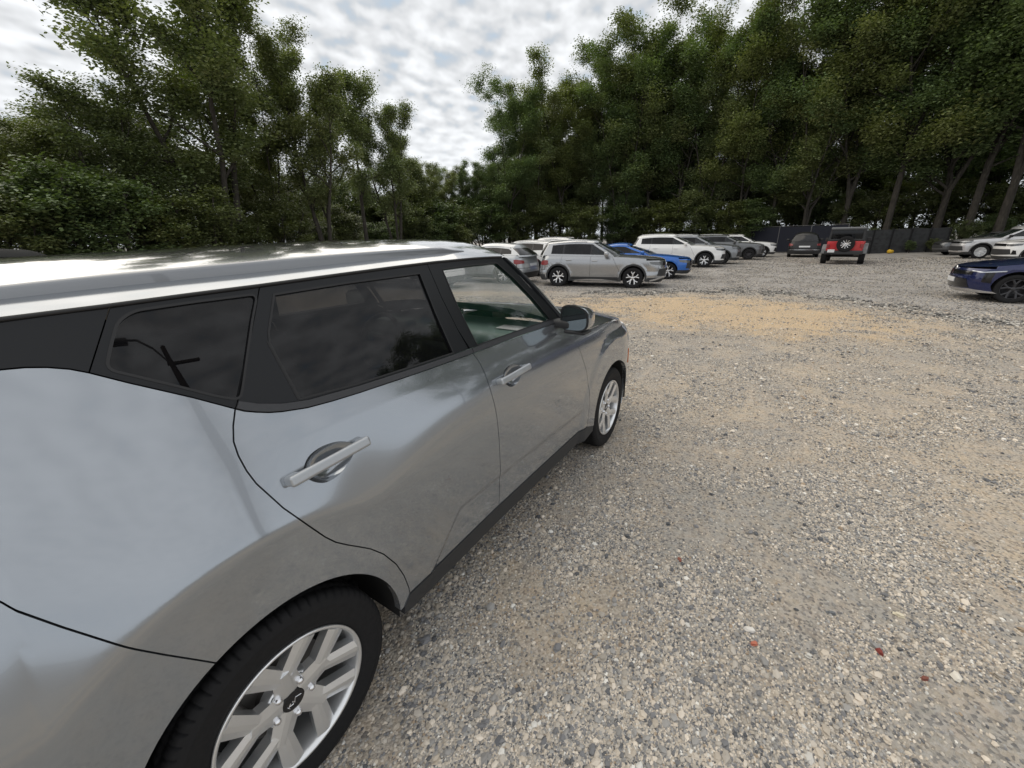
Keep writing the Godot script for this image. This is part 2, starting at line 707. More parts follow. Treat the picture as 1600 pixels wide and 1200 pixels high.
# a crowned sheet between an edge on one side and its mirror image
func crowned(edges: Array, crown: float, power: float, cols: int, zref: float) -> MB:
	var mb := MB.new()
	var grid := []
	for e: Vector3 in edges:
		var row := []
		for j in range(-cols, cols + 1):
			var q := sin(float(j) / cols * PI * 0.5)
			var lift := crown * pow(minf(1.0, maxf(0.0, e.z) / zref), 2.0) * (1.0 - pow(absf(q), power))
			row.append(Vector3(e.x, e.y + lift, e.z * q))
		grid.append(row)
	var ids := []
	for i in grid.size():
		var line := []
		for j in 2 * cols + 1:
			var du: Vector3 = grid[mini(i + 1, grid.size() - 1)][j] - grid[maxi(i - 1, 0)][j]
			var dv: Vector3 = grid[i][mini(j + 1, 2 * cols)] - grid[i][maxi(j - 1, 0)]
			var nn := dv.cross(du).normalized()
			if nn.y < 0.0:
				nn = -nn
			if nn == Vector3.ZERO:
				nn = Vector3.UP
			line.append(mb.vert(grid[i][j], nn))
		ids.append(line)
	for i in ids.size() - 1:
		for j in 2 * cols:
			if mb.v[ids[i][j]].distance_squared_to(mb.v[ids[i][j + 1]]) + mb.v[ids[i + 1][j]].distance_squared_to(mb.v[ids[i + 1][j + 1]]) < 1e-9:
				continue
			mb.quad(ids[i][j], ids[i][j + 1], ids[i + 1][j + 1], ids[i + 1][j])
	return mb

# ---------------------------------------------------------------- wheels

# a spoke: a ridged bar in the wheel's plane
func bar(mb: MB, a: Vector3, b: Vector3, wa: float, wb: float, ridge: float, deep: float) -> void:
	var d := (b - a).normalized()
	var side := Vector3(-d.y, d.x, 0).normalized()
	var z := Vector3(0, 0, 1)
	var pa := [a + side * wa, a + side * wa * 0.25 + z * ridge, a - side * wa * 0.25 + z * ridge, a - side * wa, a - side * wa * 0.8 - z * deep, a + side * wa * 0.8 - z * deep]
	var pb := [b + side * wb, b + side * wb * 0.25 + z * ridge, b - side * wb * 0.25 + z * ridge, b - side * wb, b - side * wb * 0.8 - z * deep, b + side * wb * 0.8 - z * deep]
	var mid := (a + b) * 0.5 - z * deep * 0.4
	for k in 6:
		var o: Vector3 = (pa[k] + pa[(k + 1) % 6]) * 0.5 - a + z * deep * 0.2
		mb.flat_quad(pa[k], pa[(k + 1) % 6], pb[(k + 1) % 6], pb[k], o)
	for e in [[pa, -d], [pb, d]]:
		var q: Array = e[0]
		mb.flat_quad(q[0], q[1], q[2], q[3], e[1])
		mb.flat_quad(q[3], q[4], q[5], q[0], e[1])

var tyre_cache := {}

func tyre_mesh(r: float, rim: float, w: float, fine: bool) -> ArrayMesh:
	var key := "%.3f %.3f %.3f %s" % [r, rim, w, fine]
	if tyre_cache.has(key):
		return tyre_cache[key]
	var mb := MB.new()
	var h := w * 0.5
	# outer bead, sidewall, shoulder, tread with grooves, inner side; z outward is +
	var prof := []
	prof.append(Vector2(rim - 0.004, h * 0.78))
	prof.append(Vector2(rim + 0.006, h * 0.90))
	prof.append(Vector2(rim + 0.020, h * 0.95))
	if fine:
		prof.append(Vector2(rim + 0.024, h * 0.965))
		prof.append(Vector2(rim + 0.028, h * 0.95))
		prof.append(Vector2(lerpf(rim, r, 0.45), h * 1.0))
		prof.append(Vector2(lerpf(rim, r, 0.62), h * 0.995))
		prof.append(Vector2(lerpf(rim, r, 0.64), h * 1.012))
		prof.append(Vector2(lerpf(rim, r, 0.67), h * 0.995))
		prof.append(Vector2(lerpf(rim, r, 0.80), h * 0.955))
		prof.append(Vector2(lerpf(rim, r, 0.88), h * 0.91))
	else:
		prof.append(Vector2(lerpf(rim, r, 0.5), h * 1.0))
		prof.append(Vector2(lerpf(rim, r, 0.82), h * 0.95))
	var tread_from := prof.size()
	prof.append(Vector2(r - 0.009, h * 0.86))
	prof.append(Vector2(r - 0.004, h * 0.80))
	if fine:
		for g in [0.56, 0.20, -0.20, -0.56]:
			prof.append(Vector2(r - 0.001, h * (g + 0.055)))
			prof.append(Vector2(r - 0.009, h * (g + 0.045)))
			prof.append(Vector2(r - 0.009, h * (g - 0.045)))
			prof.append(Vector2(r - 0.001, h * (g - 0.055)))
	else:
		prof.append(Vector2(r, h * 0.3))
		prof.append(Vector2(r, -h * 0.3))
	prof.append(Vector2(r - 0.004, -h * 0.80))
	prof.append(Vector2(r - 0.012, -h * 0.88))
	prof.append(Vector2(lerpf(rim, r, 0.5), -h))
	prof.append(Vector2(rim, -h * 0.85))
	if not fine:
		lathe(mb, prof, 40)
	else:
		# shoulder sipes: the tread's outer band dips in narrow slots
		var seg := 420
		var rings := []
		for i in prof.size():
			var a: Vector2 = prof[maxi(i - 1, 0)]
			var b: Vector2 = prof[mini(i + 1, prof.size() - 1)]
			var t := (b - a).normalized()
			var nn := Vector2(t.y, -t.x)
			var ring := []
			for k in seg + 1:
				var ang := TAU * k / seg
				var e := Vector3(cos(ang), sin(ang), 0)
				var dip := 0.0
				if prof[i].y > h * 0.60 and prof[i].x > lerpf(rim, r, 0.83) and k % 6 == 0:
					dip = 0.010
				elif absf(prof[i].y) < h * 0.62 and prof[i].x > r - 0.004 and k % 5 == 0:
					dip = 0.007
				ring.append(mb.vert(e * (prof[i].x - dip) + Vector3(0, 0, prof[i].y - dip * 0.4), e * nn.x + Vector3(0, 0, nn.y)))
			rings.append(ring)
		for i in rings.size() - 1:
			for k in seg:
				mb.quad(rings[i][k], rings[i][k + 1], rings[i + 1][k + 1], rings[i + 1][k])
	tyre_cache[key] = mb.mesh()
	return tyre_cache[key]

# style: 0 five Y spokes in dark and bright, 1 five plain, 2 ten thin, 3 black with bright claws
func small_wheel_rim(r: float, w: float, style: int) -> Array:
	var key := "rim %.3f %d" % [r, style]
	if tyre_cache.has(key):
		return tyre_cache[key]
	var h := w * 0.5
	var barrel := MB.new()
	lathe(barrel, [Vector2(r * 1.005, h * 0.80), Vector2(r * 1.0, h * 0.93), Vector2(r * 0.95, h * 0.90), Vector2(r * 0.91, h * 0.5), Vector2(r * 0.88, -h * 0.6), Vector2(r * 0.3, -h * 0.62), Vector2(0.001, -h * 0.62)], 36)
	var sp := MB.new()
	var n := 5 if style != 2 else 10
	for k in n:
		var a := TAU * k / n + PI / 2
		var d := Vector3(cos(a), sin(a), 0)
		var z0 := Vector3(0, 0, h * 0.62)
		var z1 := Vector3(0, 0, h * 0.84)
		if style == 0 or style == 3:
			bar(sp, d * r * 0.16 + z0, d * r * 0.52 + z0.lerp(z1, 0.5), r * 0.11, r * 0.10, 0.008, 0.03)
			for s in [-1, 1]:
				var e := Vector3(cos(a + s * 0.27), sin(a + s * 0.27), 0)
				bar(sp, d * r * 0.46 + z0.lerp(z1, 0.45), e * r * 0.95 + z1, r * 0.075, r * 0.085, 0.006, 0.025)
		elif style == 1:
			bar(sp, d * r * 0.14 + z0, d * r * 0.95 + z1, r * 0.15, r * 0.19, 0.010, 0.03)
		else:
			bar(sp, d * r * 0.14 + z0, d * r * 0.95 + z1, r * 0.07, r * 0.075, 0.006, 0.025)
	lathe(sp, [Vector2(r * 0.22, h * 0.45), Vector2(r * 0.21, h * 0.68), Vector2(r * 0.12, h * 0.74), Vector2(0.001, h * 0.74)], 20)
	tyre_cache[key] = [barrel.mesh(), sp.mesh()]
	return tyre_cache[key]

func small_wheel(parent: Node, at: Vector3, side: float, r: float, rim: float, w: float, style: int, barrel_mat: String, spoke_mat: String, turn := 0.0) -> Node3D:
	var o := Node3D.new()
	o.name = "wheel"
	parent.add_child(o, true)
	o.position = at
	o.rotation.y = turn if side > 0.0 else turn + PI
	put_mesh(tyre_mesh(r, rim, w, false), "tyre", M.tyre_rubber, o)
	var rm := small_wheel_rim(rim, w, style)
	put_mesh(rm[0], "rim", M[barrel_mat], o)
	put_mesh(rm[1], "spokes", M[spoke_mat], o)
	return o

func seat(mb: MB, at: Vector3, wide: float, top: float) -> void:
	rbox(mb, at + Vector3(0.0, 0.10, 0), Vector3(0.52, 0.20, wide), 0.07)
	var lean := Basis(Vector3(0, 0, 1), 0.22)
	rbox(mb, at + Vector3(-0.30, top * 0.5 + 0.05, 0), Vector3(0.16, top, wide * 0.96), 0.07, lean)

# ---------------------------------------------------------------- the grey hatchback close by

func chain(pairs: Array) -> Array:
	var o := []
	for k in range(0, pairs.size(), 2):
		o.append(Vector2(pairs[k], pairs[k + 1]))
	return o

func back(a: Array) -> Array:
	var b := a.duplicate()
	b.reverse()
	return b

func outline_of(parts: Array) -> PackedVector2Array:
	var o := PackedVector2Array()
	for p: Array in parts:
		for q: Vector2 in p:
			if o.is_empty() or o[o.size() - 1].distance_to(q) > 0.0005:
				o.append(q)
	return o

func hero_body() -> Body:
	var b := Body.new()
	b.hero = true
	b.wheels = [2.6]
	b.flare_in = 0.55
	b.flare_out = 0.62
	b.flare_z = 0.900
	b.front_lo = poly([0.18, 3.32, 0.35, 3.41, 0.55, 3.44, 0.75, 3.42, 0.92, 3.33, 1.03, 3.18, 1.15, 3.0])
	b.lf_lo = poly([0.2, 0.66, 1.2, 0.66])
	b.rear_lo = poly([0.2, -0.66, 0.4, -0.735, 0.7, -0.745, 1.0, -0.70, 1.25, -0.665, 1.42, -0.64])
	b.lr_lo = poly([0.2, 0.36, 1.4, 0.34])
	b.front_up = poly([1.10, 2.32, 1.2, 2.20, 1.35, 1.98, 1.45, 1.81, 1.53, 1.655])
	b.lf_up = poly([1.10, 0.43, 1.2, 0.40, 1.35, 0.32, 1.45, 0.26, 1.53, 0.21])
	b.rear_up = poly([1.10, -0.68, 1.35, -0.62, 1.55, -0.54])
	b.lr_up = poly([1.1, 0.30, 1.55, 0.26])
	return b

func make_hero() -> void:
	var car := thing("grey_hatchback", "grey metallic boxy hatchback with black window frames and silver roof rails", "car")
	var b := hero_body()
	var paint_m: Material = M.grey_metallic_paint
	var gap := 0.0019
	var arch_r := circle_poly(Vector2(0, 0.326), 0.380, 90)
	var arch_f := circle_poly(Vector2(2.6, 0.326), 0.380, 90)
	# lines that the panels share
	var roof_line := chain([-0.30, 1.470, -0.216, 1.476, -0.066, 1.481, 0.090, 1.487, 0.249, 1.492, 0.527, 1.503, 0.75, 1.511, 0.958, 1.517, 1.216, 1.520, 1.36, 1.519, 1.439, 1.517])
	var pillar_line := chain([1.439, 1.517, 1.527, 1.440, 1.624, 1.350, 1.713, 1.271, 1.785, 1.198, 1.830, 1.142])
	var quarter_top := chain([-0.300, 1.397, -0.243, 1.393, -0.213, 1.390, -0.187, 1.384, -0.160, 1.374, -0.137, 1.361, -0.089, 1.328, 0.004, 1.268, 0.076, 1.217])
	var shut_rear := chain([0.076, 1.217, 0.057, 1.182, 0.044, 1.148, 0.041, 1.114, 0.044, 1.075, 0.052, 1.039, 0.086, 0.957, 0.125, 0.887, 0.165, 0.818, 0.192, 0.780, 0.228, 0.743, 0.262, 0.711, 0.299, 0.675, 0.343, 0.620, 0.387, 0.542, 0.413, 0.469, 0.427, 0.402, 0.430, 0.372])
	var belt_rear := chain([0.076, 1.217, 0.092, 1.206, 0.116, 1.195, 0.145, 1.184, 0.175, 1.176, 0.242, 1.164, 0.320, 1.158, 0.409, 1.154, 0.655, 1.148, 0.987, 1.145])
	var shut_mid := chain([0.987, 1.145, 1.008, 1.105, 1.017, 1.060, 1.025, 0.961, 1.036, 0.850, 1.043, 0.740, 1.047, 0.618, 1.045, 0.500, 1.038, 0.372])
	var belt_front := chain([0.987, 1.145, 1.30, 1.145, 1.62, 1.143, 1.80, 1.142])
	var shut_front := chain([1.80, 1.142, 1.90, 1.095, 1.945, 1.045, 1.955, 0.97, 2.005, 0.87, 2.060, 0.779, 2.090, 0.700, 2.107, 0.631, 2.114, 0.550, 2.113, 0.489, 2.103, 0.430, 2.088, 0.372])
	var hood_line := chain([1.80, 1.142, 1.88, 1.105, 1.96, 1.062, 2.05, 1.040, 2.20, 1.033, 2.40, 1.028, 2.56, 1.018, 2.72, 1.000, 2.86, 0.975])
	var seam := chain([-0.128, 0.655, -0.169, 0.717, -0.214, 0.784, -0.254, 0.846, -0.317, 0.940, -0.367, 1.020, -0.43, 1.10])

	# sides
	var quarter := outline_of([chain([-0.43, 1.10, -0.43, 1.24, -0.40, 1.33, -0.36, 1.385]), quarter_top, shut_rear, chain([0.430, 0.372, 0.425, 0.335, 0.36, 0.325, 0.0, 0.326, -0.10, 0.60]), seam])
	quarter = minus(quarter, arch_r)
	pair(b, car, "quarter_panel", paint_m, 0, false, inset(quarter, gap), 0.0, 0.030, 0.010)
	var pocket_r := rounded(poly([0.160, 1.010, 0.190, 1.046, 0.240, 1.056, 0.300, 1.047, 0.345, 1.016, 0.318, 0.986, 0.268, 0.960, 0.212, 0.957, 0.178, 0.980]), 0.03)
	var rear_door := outline_of([belt_rear, shut_mid, back(shut_rear)])
	pair(b, car, "rear_door", paint_m, 0, false, inset(rear_door, gap), 0.0, 0.030, 0.012, [pocket_r])
	var pocket_f := PackedVector2Array()
	for p in pocket_r:
		pocket_f.append(p + Vector2(0.967, -0.016))
	var front_door := outline_of([belt_front, shut_front, back(shut_mid)])
	var fd := pair(b, car, "front_door", paint_m, 0, false, inset(front_door, gap), 0.0, 0.030, 0.016, [pocket_f])
	for k in 2:
		var off := Vector2(0.967, -0.016) * k
		var hole := pocket_r if k == 0 else pocket_f
		var bowl := MB.new()
		var mid := Vector2(0.255, 1.005) + off
		var rows := []
		for i in 7:
			var f := 1.0 - float(i) / 6.0
			var row := []
			for p in hole:
				var q := mid.lerp(p, maxf(f, 0.001) * 1.01)
				var nn := b.normal(0, false, q.x, q.y)
				var depth := 0.024 * (1.0 - pow(f, 3.0)) + 0.001
				var inw := (b.pt(0, false, mid.x, mid.y) - b.pt(0, false, q.x, q.y)).normalized()
				row.append(bowl.vert(b.pt(0, false, q.x, q.y) - nn * depth, (nn + inw * pow(f, 3.0) * 1.6).normalized()))
			rows.append(row)
		for i in 6:
			for j in hole.size():
				bowl.quad(rows[i][j], rows[i][(j + 1) % hole.size()], rows[i + 1][(j + 1) % hole.size()], rows[i + 1][j])
		put(bowl, "handle_pocket", paint_m, car)
		put(bowl.mirrored(), "handle_pocket", paint_m, car)
		# the pull: a slightly bowed flat bar on two feet
		var hb := MB.new()
		var hc := Vector2(0.244, 1.012) + off
		var hn := b.normal(0, false, hc.x, hc.y)
		var hp := b.pt(0, false, hc.x, hc.y)
		var ax := Vector3(1, 0.035, 0)
		ax = (ax - hn * ax.dot(hn)).normalized()
		var fr := Basis(ax, hn.cross(ax).normalized(), hn)
		rbox(hb, hp + hn * 0.024, Vector3(0.262, 0.031, 0.018), 0.0085, fr)
		rbox(hb, hp + hn * 0.006 - ax * 0.110, Vector3(0.042, 0.029, 0.040), 0.010, fr)
		rbox(hb, hp + hn * 0.006 + ax * 0.112, Vector3(0.036, 0.029, 0.040), 0.010, fr)
		put(hb, "door_handle", M.pale_grey_paint, car)
		put(hb.mirrored(), "door_handle", M.pale_grey_paint, car)
	var fender := outline_of([hood_line, chain([2.90, 0.93, 2.93, 0.80, 2.94, 0.62, 2.96, 0.48]), chain([2.6, 0.33, 2.22, 0.326, 2.088, 0.326, 2.088, 0.372]), back(shut_front)])
	fender = minus(fender, arch_f)
	pair(b, car, "front_fender", paint_m, 0, false, inset(fender, gap), 0.0, 0.030, 0.022)

	# ends
	var rb := []
	for k in 9:
		var y := 0.24 + k * 0.06
		rb.append(Vector2(Body.tab(b.rear_lo, y) + Body.tab(b.lr_lo, y) - b.arc_r, y))
	var rear_b := outline_of([seam, chain([-0.75, 0.86]), [Vector2(rb[8].x, 0.80)], back(rb), chain([-0.43, 0.24, -0.36, 0.27, -0.10, 0.30, -0.05, 0.60])])
	across(b, car, "rear_bumper", paint_m, 0, false, inset(minus(rear_b, arch_r), gap), 0.0, 0.030, 0.014)
	across(b, car, "tailgate", paint_m, 2, false, poly([0.22, 0.84, 1.0, 0.84, 1.0, 1.16, 0.22, 1.16]), 0.0, 0.02, 0.06)
	pair(b, car, "tail_lamp", M.tail_lamp_red, 2, false, poly([0.10, 0.90, 0.30, 0.90, 0.26, 1.38, 0.08, 1.38]), 0.006, 0.03, 0.06)
	across(b, car, "tailgate_frame", M.black_trim, 2, true, poly([0.06, 1.12, 1.0, 1.12, 1.0, 1.50, 0.06, 1.48]), -0.004, 0.01, 0.06)
	across(b, car, "rear_window", M.tinted_glass, 2, true, poly([0.22, 1.18, 1.0, 1.18, 1.0, 1.44, 0.22, 1.44]), 0.002, 0.004, 0.06)
	across(b, car, "rear_plate", M.plate_white, 2, false, poly([0.84, 0.92, 1.0, 0.92, 1.0, 1.05, 0.84, 1.05]), 0.008, 0.004, 0.06)
	var fb := []
	for k in 10:
		var y := 0.22 + k * 0.06
		fb.append(Vector2(Body.tab(b.front_lo, y) - Body.tab(b.lf_lo, y) + b.arc_f, y))
	var front_b := outline_of([chain([2.96, 0.48, 2.94, 0.62, 2.93, 0.80]), [Vector2(3.3, 0.80), Vector2(fb[9].x, 0.76)], back(fb), chain([2.94, 0.22, 2.90, 0.33, 2.6, 0.33])])
	across(b, car, "front_bumper", paint_m, 0, false, inset(minus(front_b, arch_f), gap), 0.0, 0.030, 0.03)
	pair(b, car, "head_lamp", M.lamp_bowl, 1, false, poly([0.16, 0.80, 0.62, 0.80, 0.62, 0.90, 0.16, 0.93]), 0.004, 0.02, 0.05)
	across(b, car, "upper_grille", M.gloss_black, 1, false, poly([0.62, 0.82, 1.0, 0.82, 1.0, 0.90, 0.62, 0.90]), 0.002, 0.02, 0.05)
	across(b, car, "lower_grille", M.black_plastic, 1, false, poly([0.45, 0.38, 1.0, 0.34, 1.0, 0.66, 0.52, 0.64]), 0.004, 0.02, 0.05)
	pair(b, car, "side_marker", M.amber_lens, 0, false, poly([2.965, 0.60, 2.985, 0.60, 2.982, 0.72, 2.962, 0.72]), 0.004, 0.006, 0.03)

	# sills
	var sill := poly([0.40, 0.330, 0.430, 0.368, 0.70, 0.371, 1.5, 0.371, 2.090, 0.368, 2.20, 0.33, 2.19, 0.295, 2.05, 0.278, 1.2, 0.278, 0.52, 0.285, 0.395, 0.30])
	pair(b, car, "sill_cladding", M.black_plastic, 0, false, sill, 0.004, 0.05, 0.03)

	# window frames, glass and mouldings
	var q_glass := rounded(poly([-0.028, 1.464, 0.082, 1.468, 0.231, 1.470, 0.194, 1.411, 0.094, 1.236, 0.053, 1.257, -0.009, 1.299, -0.082, 1.346, -0.108, 1.362, -0.089, 1.398, -0.060, 1.447]), 0.016)
	var split := chain([-0.062, 1.481, -0.137, 1.361])
	var dp := outline_of([chain([-0.34, 1.397]), chain([-0.300, 1.397, -0.243, 1.393, -0.213, 1.390, -0.187, 1.384, -0.160, 1.374, -0.137, 1.361]), chain([-0.062, 1.481, -0.216, 1.476, -0.30, 1.470, -0.34, 1.467])])
	pair(b, car, "pillar_panel", M.gloss_trim, 0, true, inset(dp, 0.0012), 0.0, 0.02, 0.03)
	var qf := outline_of([chain([-0.137, 1.361, -0.089, 1.328, 0.004, 1.268, 0.076, 1.217, 0.083, 1.225, 0.146, 1.323, 0.219, 1.440, 0.250, 1.492, 0.090, 1.487, -0.062, 1.481])])
	pair(b, car, "quarter_window_frame", M.gloss_trim, 0, true, inset(qf, 0.0012), 0.0, 0.02, 0.03, [q_glass])
	pair(b, car, "quarter_window", M.tinted_glass, 0, true, first_of(Geometry2D.offset_polygon(q_glass, 0.004)), -0.006, 0.0, 0.05)
	var r_glass := poly([0.280, 1.464, 0.513, 1.473, 0.849, 1.479, 0.855, 1.329, 0.872, 1.175, 0.635, 1.178, 0.419, 1.182, 0.234, 1.194, 0.218, 1.345, 0.226, 1.372])
	var rf := outline_of([chain([0.250, 1.492, 0.219, 1.440, 0.146, 1.323, 0.083, 1.225]), chain([0.094, 1.226, 0.124, 1.213, 0.182, 1.194, 0.251, 1.182, 0.421, 1.173, 0.670, 1.168, 0.972, 1.166]), chain([0.948, 1.251, 0.922, 1.382, 0.909, 1.515, 0.75, 1.511, 0.527, 1.503])])
	pair(b, car, "rear_door_frame", M.gloss_trim, 0, true, inset(rf, 0.0016), 0.0, 0.02, 0.03, [r_glass])
	pair(b, car, "rear_door_window", M.tinted_glass, 0, true, first_of(Geometry2D.offset_polygon(r_glass, 0.004)), -0.006, 0.0, 0.05)
	var tri := poly([0.209, 1.352, 0.217, 1.352, 0.236, 1.193, 0.226, 1.190])
	pair(b, car, "window_divider", M.seal_rubber, 0, true, tri, 0.001, 0.006, 0.03)
	var f_glass := rounded(poly([0.986, 1.487, 1.175, 1.491, 1.380, 1.491, 1.477, 1.418, 1.596, 1.306, 1.690, 1.195, 1.705, 1.172, 1.308, 1.172, 1.033, 1.172, 1.000, 1.334]), 0.008)
	var ff := outline_of([chain([0.909, 1.515, 0.922, 1.382, 0.948, 1.251, 0.980, 1.166, 1.30, 1.165, 1.74, 1.163, 1.82, 1.150]), back(pillar_line), chain([1.36, 1.519, 1.216, 1.520, 0.958, 1.517])])
	pair(b, car, "front_door_frame", M.gloss_trim, 0, true, inset(ff, 0.0016), 0.0, 0.02, 0.03, [f_glass])
	pair(b, car, "front_door_window", M.clear_green_glass, 0, true, first_of(Geometry2D.offset_polygon(f_glass, 0.004)), -0.006, 0.0, 0.05)
	for g in [q_glass, r_glass, f_glass]:
		var ring: PackedVector2Array = first_of(Geometry2D.offset_polygon(g, 0.0055))
		pair(b, car, "window_seal", M.seal_rubber, 0, true, ring, 0.0015, 0.006, 0.05, [g])
	var mr := outline_of([belt_rear, chain([0.984, 1.166, 0.670, 1.169, 0.421, 1.174, 0.251, 1.183, 0.182, 1.195, 0.124, 1.214, 0.088, 1.232])])
	pair(b, car, "belt_moulding", M.mould_rubber, 0, true, inset(mr, 0.001), 0.007, 0.02, 0.012)
	var mf := outline_of([belt_front, chain([1.80, 1.152, 1.70, 1.166, 1.30, 1.168, 0.986, 1.166])])
	pair(b, car, "belt_moulding", M.mould_rubber, 0, true, inset(mf, 0.001), 0.007, 0.02, 0.012)

	# roof: edge from the middle of the rear round the sides to the middle of the front
	var edges := []
	for k in 7:
		edges.append(b.pt(2, true, 1.0 - k / 7.0, lerpf(1.500, 1.470, k / 7.0)))
	for p: Vector2 in roof_line:
		if p.x > -0.29:
			edges.append(b.pt(0, true, p.x, p.y + 0.004))
	for k in range(1, 9):
		edges.append(b.pt(1, true, k / 8.0, 1.521 + 0.012 * k / 8.0))
	# finer rows
	var fine := []
	for i in edges.size() - 1:
		for k in 3:
			fine.append((edges[i] as Vector3).lerp(edges[i + 1], k / 3.0))
	fine.append(edges[edges.size() - 1])
	put(crowned(fine, 0.090, 2.9, 28, 0.66), "roof", paint_m, car)
	for s in [1.0, -1.0]:
		var rail := MB.new()
		var rings := []
		for k in 25:
			var t := k / 24.0
			var x := lerpf(-0.50, 1.24, t)
			var lift := smoothstep(0.0, 0.12, t) * (1.0 - smoothstep(0.90, 1.0, t))
			var zc: float = s * (0.570 + 0.006 * sin(PI * t))
			var ye := 1.476 + 0.044 * sin(PI * 0.5 * clampf((x + 0.216) / 1.35, -0.4, 1.0))
			var ze := b.half(x, ye)
			var on := ye + 0.090 * pow(minf(1.0, ze / 0.66), 2.0) * (1.0 - pow(absf(zc) / ze, 2.9))
			var foot := on - 0.012
			var top := on + 0.005 + 0.019 * lift
			var ring := []
			for q in [[-0.016, 0.0, -1.0, 0.0], [-0.013, 0.72, -1.0, 0.15], [-0.008, 0.95, -0.6, 0.8], [0.0, 1.0, 0.0, 1.0], [0.008, 0.95, 0.6, 0.8], [0.013, 0.72, 1.0, 0.15], [0.016, 0.0, 1.0, 0.0]]:
				ring.append(rail.vert(Vector3(x, lerpf(foot, top, q[1]), zc + q[0]), Vector3(0, q[3], q[2]).normalized()))
			rings.append(ring)
		for k in 24:
			for q in 6:
				rail.quad(rings[k][q], rings[k][q + 1], rings[k + 1][q + 1], rings[k + 1][q])
		put(rail, "roof_rail", M.mid_grey_paint, car)
		var drip := MB.new()
		var dp2 := []
		var dr := []
		for p: Vector2 in roof_line:
			var q := b.pt(0, true, p.x, p.y + 0.001)
			dp2.append(Vector3(q.x, q.y, s * (q.z + 0.001)))
			dr.append(0.0055)
		tube(drip, dp2, dr, 6)
		put(drip, "roof_seal", M.seal_rubber, car)

	# windscreen, bonnet
	across(b, car, "windscreen", M.clear_green_glass, 1, true, poly([0.05, 1.06, 1.0, 1.02, 1.0, 1.512, 0.05, 1.505]), -0.004, 0.0, 0.06)
	pair(b, car, "windscreen_pillar", M.black_trim, 1, true, poly([0.0, 1.10, 0.07, 1.07, 0.07, 1.51, 0.0, 1.517]), 0.0, 0.02, 0.04)
	var he := []
	for p: Vector2 in hood_line:
		he.append(b.pt(0, false, p.x, p.y))
	for k in range(1, 11):
		var s0 := b.front_of(2.86, 0.975)
		he.append(b.pt(1, false, lerpf(s0, 1.0, k / 10.0), lerpf(0.975, 0.905, k / 10.0)))
	var hf := []
	for i in he.size() - 1:
		for k in 2:
			hf.append((he[i] as Vector3).lerp(he[i + 1], k / 2.0) - Vector3(0, 0, 0.003))
	hf.append(he[he.size() - 1])
	put(crowned(hf, 0.075, 2.6, 14, 0.85), "bonnet", paint_m, car)

	# door mirrors
	for s in [1.0, -1.0]:
		var turn := Basis(Vector3.UP, -0.22 * s)
		var hub := Vector3(1.735, 1.180, s * 0.935)
		var mm := MB.new()
		var rows := []
		for i in 13:
			var lat := PI * 0.5 * (i / 12.0)
			var row := []
			for j in 28:
				var lon := TAU * j / 28
				var cz := cos(lon)
				var cy := sin(lon)
				var e := Vector3(sin(lat), signf(cy) * pow(absf(cy), 0.62) * 0.071, signf(cz) * pow(absf(cz), 0.62) * 0.096 * s)
				var shrink := pow(cos(lat), 0.55)
				var q := Vector3(0.115 * e.x, e.y * shrink, e.z * shrink)
				q.y *= 1.0 - 0.12 * (q.z * s / 0.096)
				row.append(mm.vert(hub + turn * q, (turn * Vector3(sin(lat), cy * cos(lat), cz * cos(lat) * s)).normalized()))
			rows.append(row)
		for i in 12:
			for j in 28:
				mm.quad(rows[i][j], rows[i][(j + 1) % 28], rows[i + 1][(j + 1) % 28], rows[i + 1][j])
		var mirror := put(mm, "door_mirror", paint_m, car)
		var rim := MB.new()
		var gl := MB.new()
		for part in 2:
			var into := rim if part == 0 else gl
			var sz := 1.0 if part == 0 else 0.89
			var xx := -0.004 if part == 0 else -0.0065
			var mid := into.vert(hub + turn * Vector3(xx, 0, 0), turn * Vector3(-1, 0, 0))
			var ring := []
			for j in 28:
				var lon := TAU * j / 28
				var q := Vector3(xx, signf(sin(lon)) * pow(absf(sin(lon)), 0.62) * 0.071 * sz, signf(cos(lon)) * pow(absf(cos(lon)), 0.62) * 0.096 * s * sz)
				q.y *= 1.0 - 0.12 * (q.z * s / 0.096)
				ring.append(into.vert(hub + turn * q, turn * Vector3(-1, 0, 0)))
			for j in 28:
				into.tri(mid, ring[j], ring[(j + 1) % 28])
		put(rim, "mirror_surround", M.black_plastic, mirror)
		put(gl, "mirror_glass", M.mirror_glass_dark, mirror)
		var foot := MB.new()
		rbox(foot, Vector3(1.775, 1.140, s * 0.845), Vector3(0.09, 0.045, 0.13), 0.018)
		rbox(foot, Vector3(1.775, 1.104, s * 0.940), Vector3(0.10, 0.020, 0.13), 0.009)
		put(foot, "mirror_foot", M.black_plastic, mirror)

	# inside
	var floor_mb := MB.new()
	rbox(floor_mb, Vector3(1.15, 0.27, 0), Vector3(3.3, 0.10, 1.28), 0.03)
	rbox(floor_mb, Vector3(1.25, 0.33, 0), Vector3(1.60, 0.08, 1.60), 0.02)
	put(floor_mb, "underbody", M.underbody_black, car)
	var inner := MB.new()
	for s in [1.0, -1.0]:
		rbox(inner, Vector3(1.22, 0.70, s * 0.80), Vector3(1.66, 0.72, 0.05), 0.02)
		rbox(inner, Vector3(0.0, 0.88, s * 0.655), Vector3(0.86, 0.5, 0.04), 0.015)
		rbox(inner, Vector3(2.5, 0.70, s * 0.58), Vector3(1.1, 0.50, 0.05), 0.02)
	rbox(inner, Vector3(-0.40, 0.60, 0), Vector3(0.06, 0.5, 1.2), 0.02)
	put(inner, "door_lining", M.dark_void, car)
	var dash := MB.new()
	rbox(dash, Vector3(1.86, 0.97, 0), Vector3(0.50, 0.20, 1.44), 0.07, Basis(Vector3(0, 0, 1), 0.03))
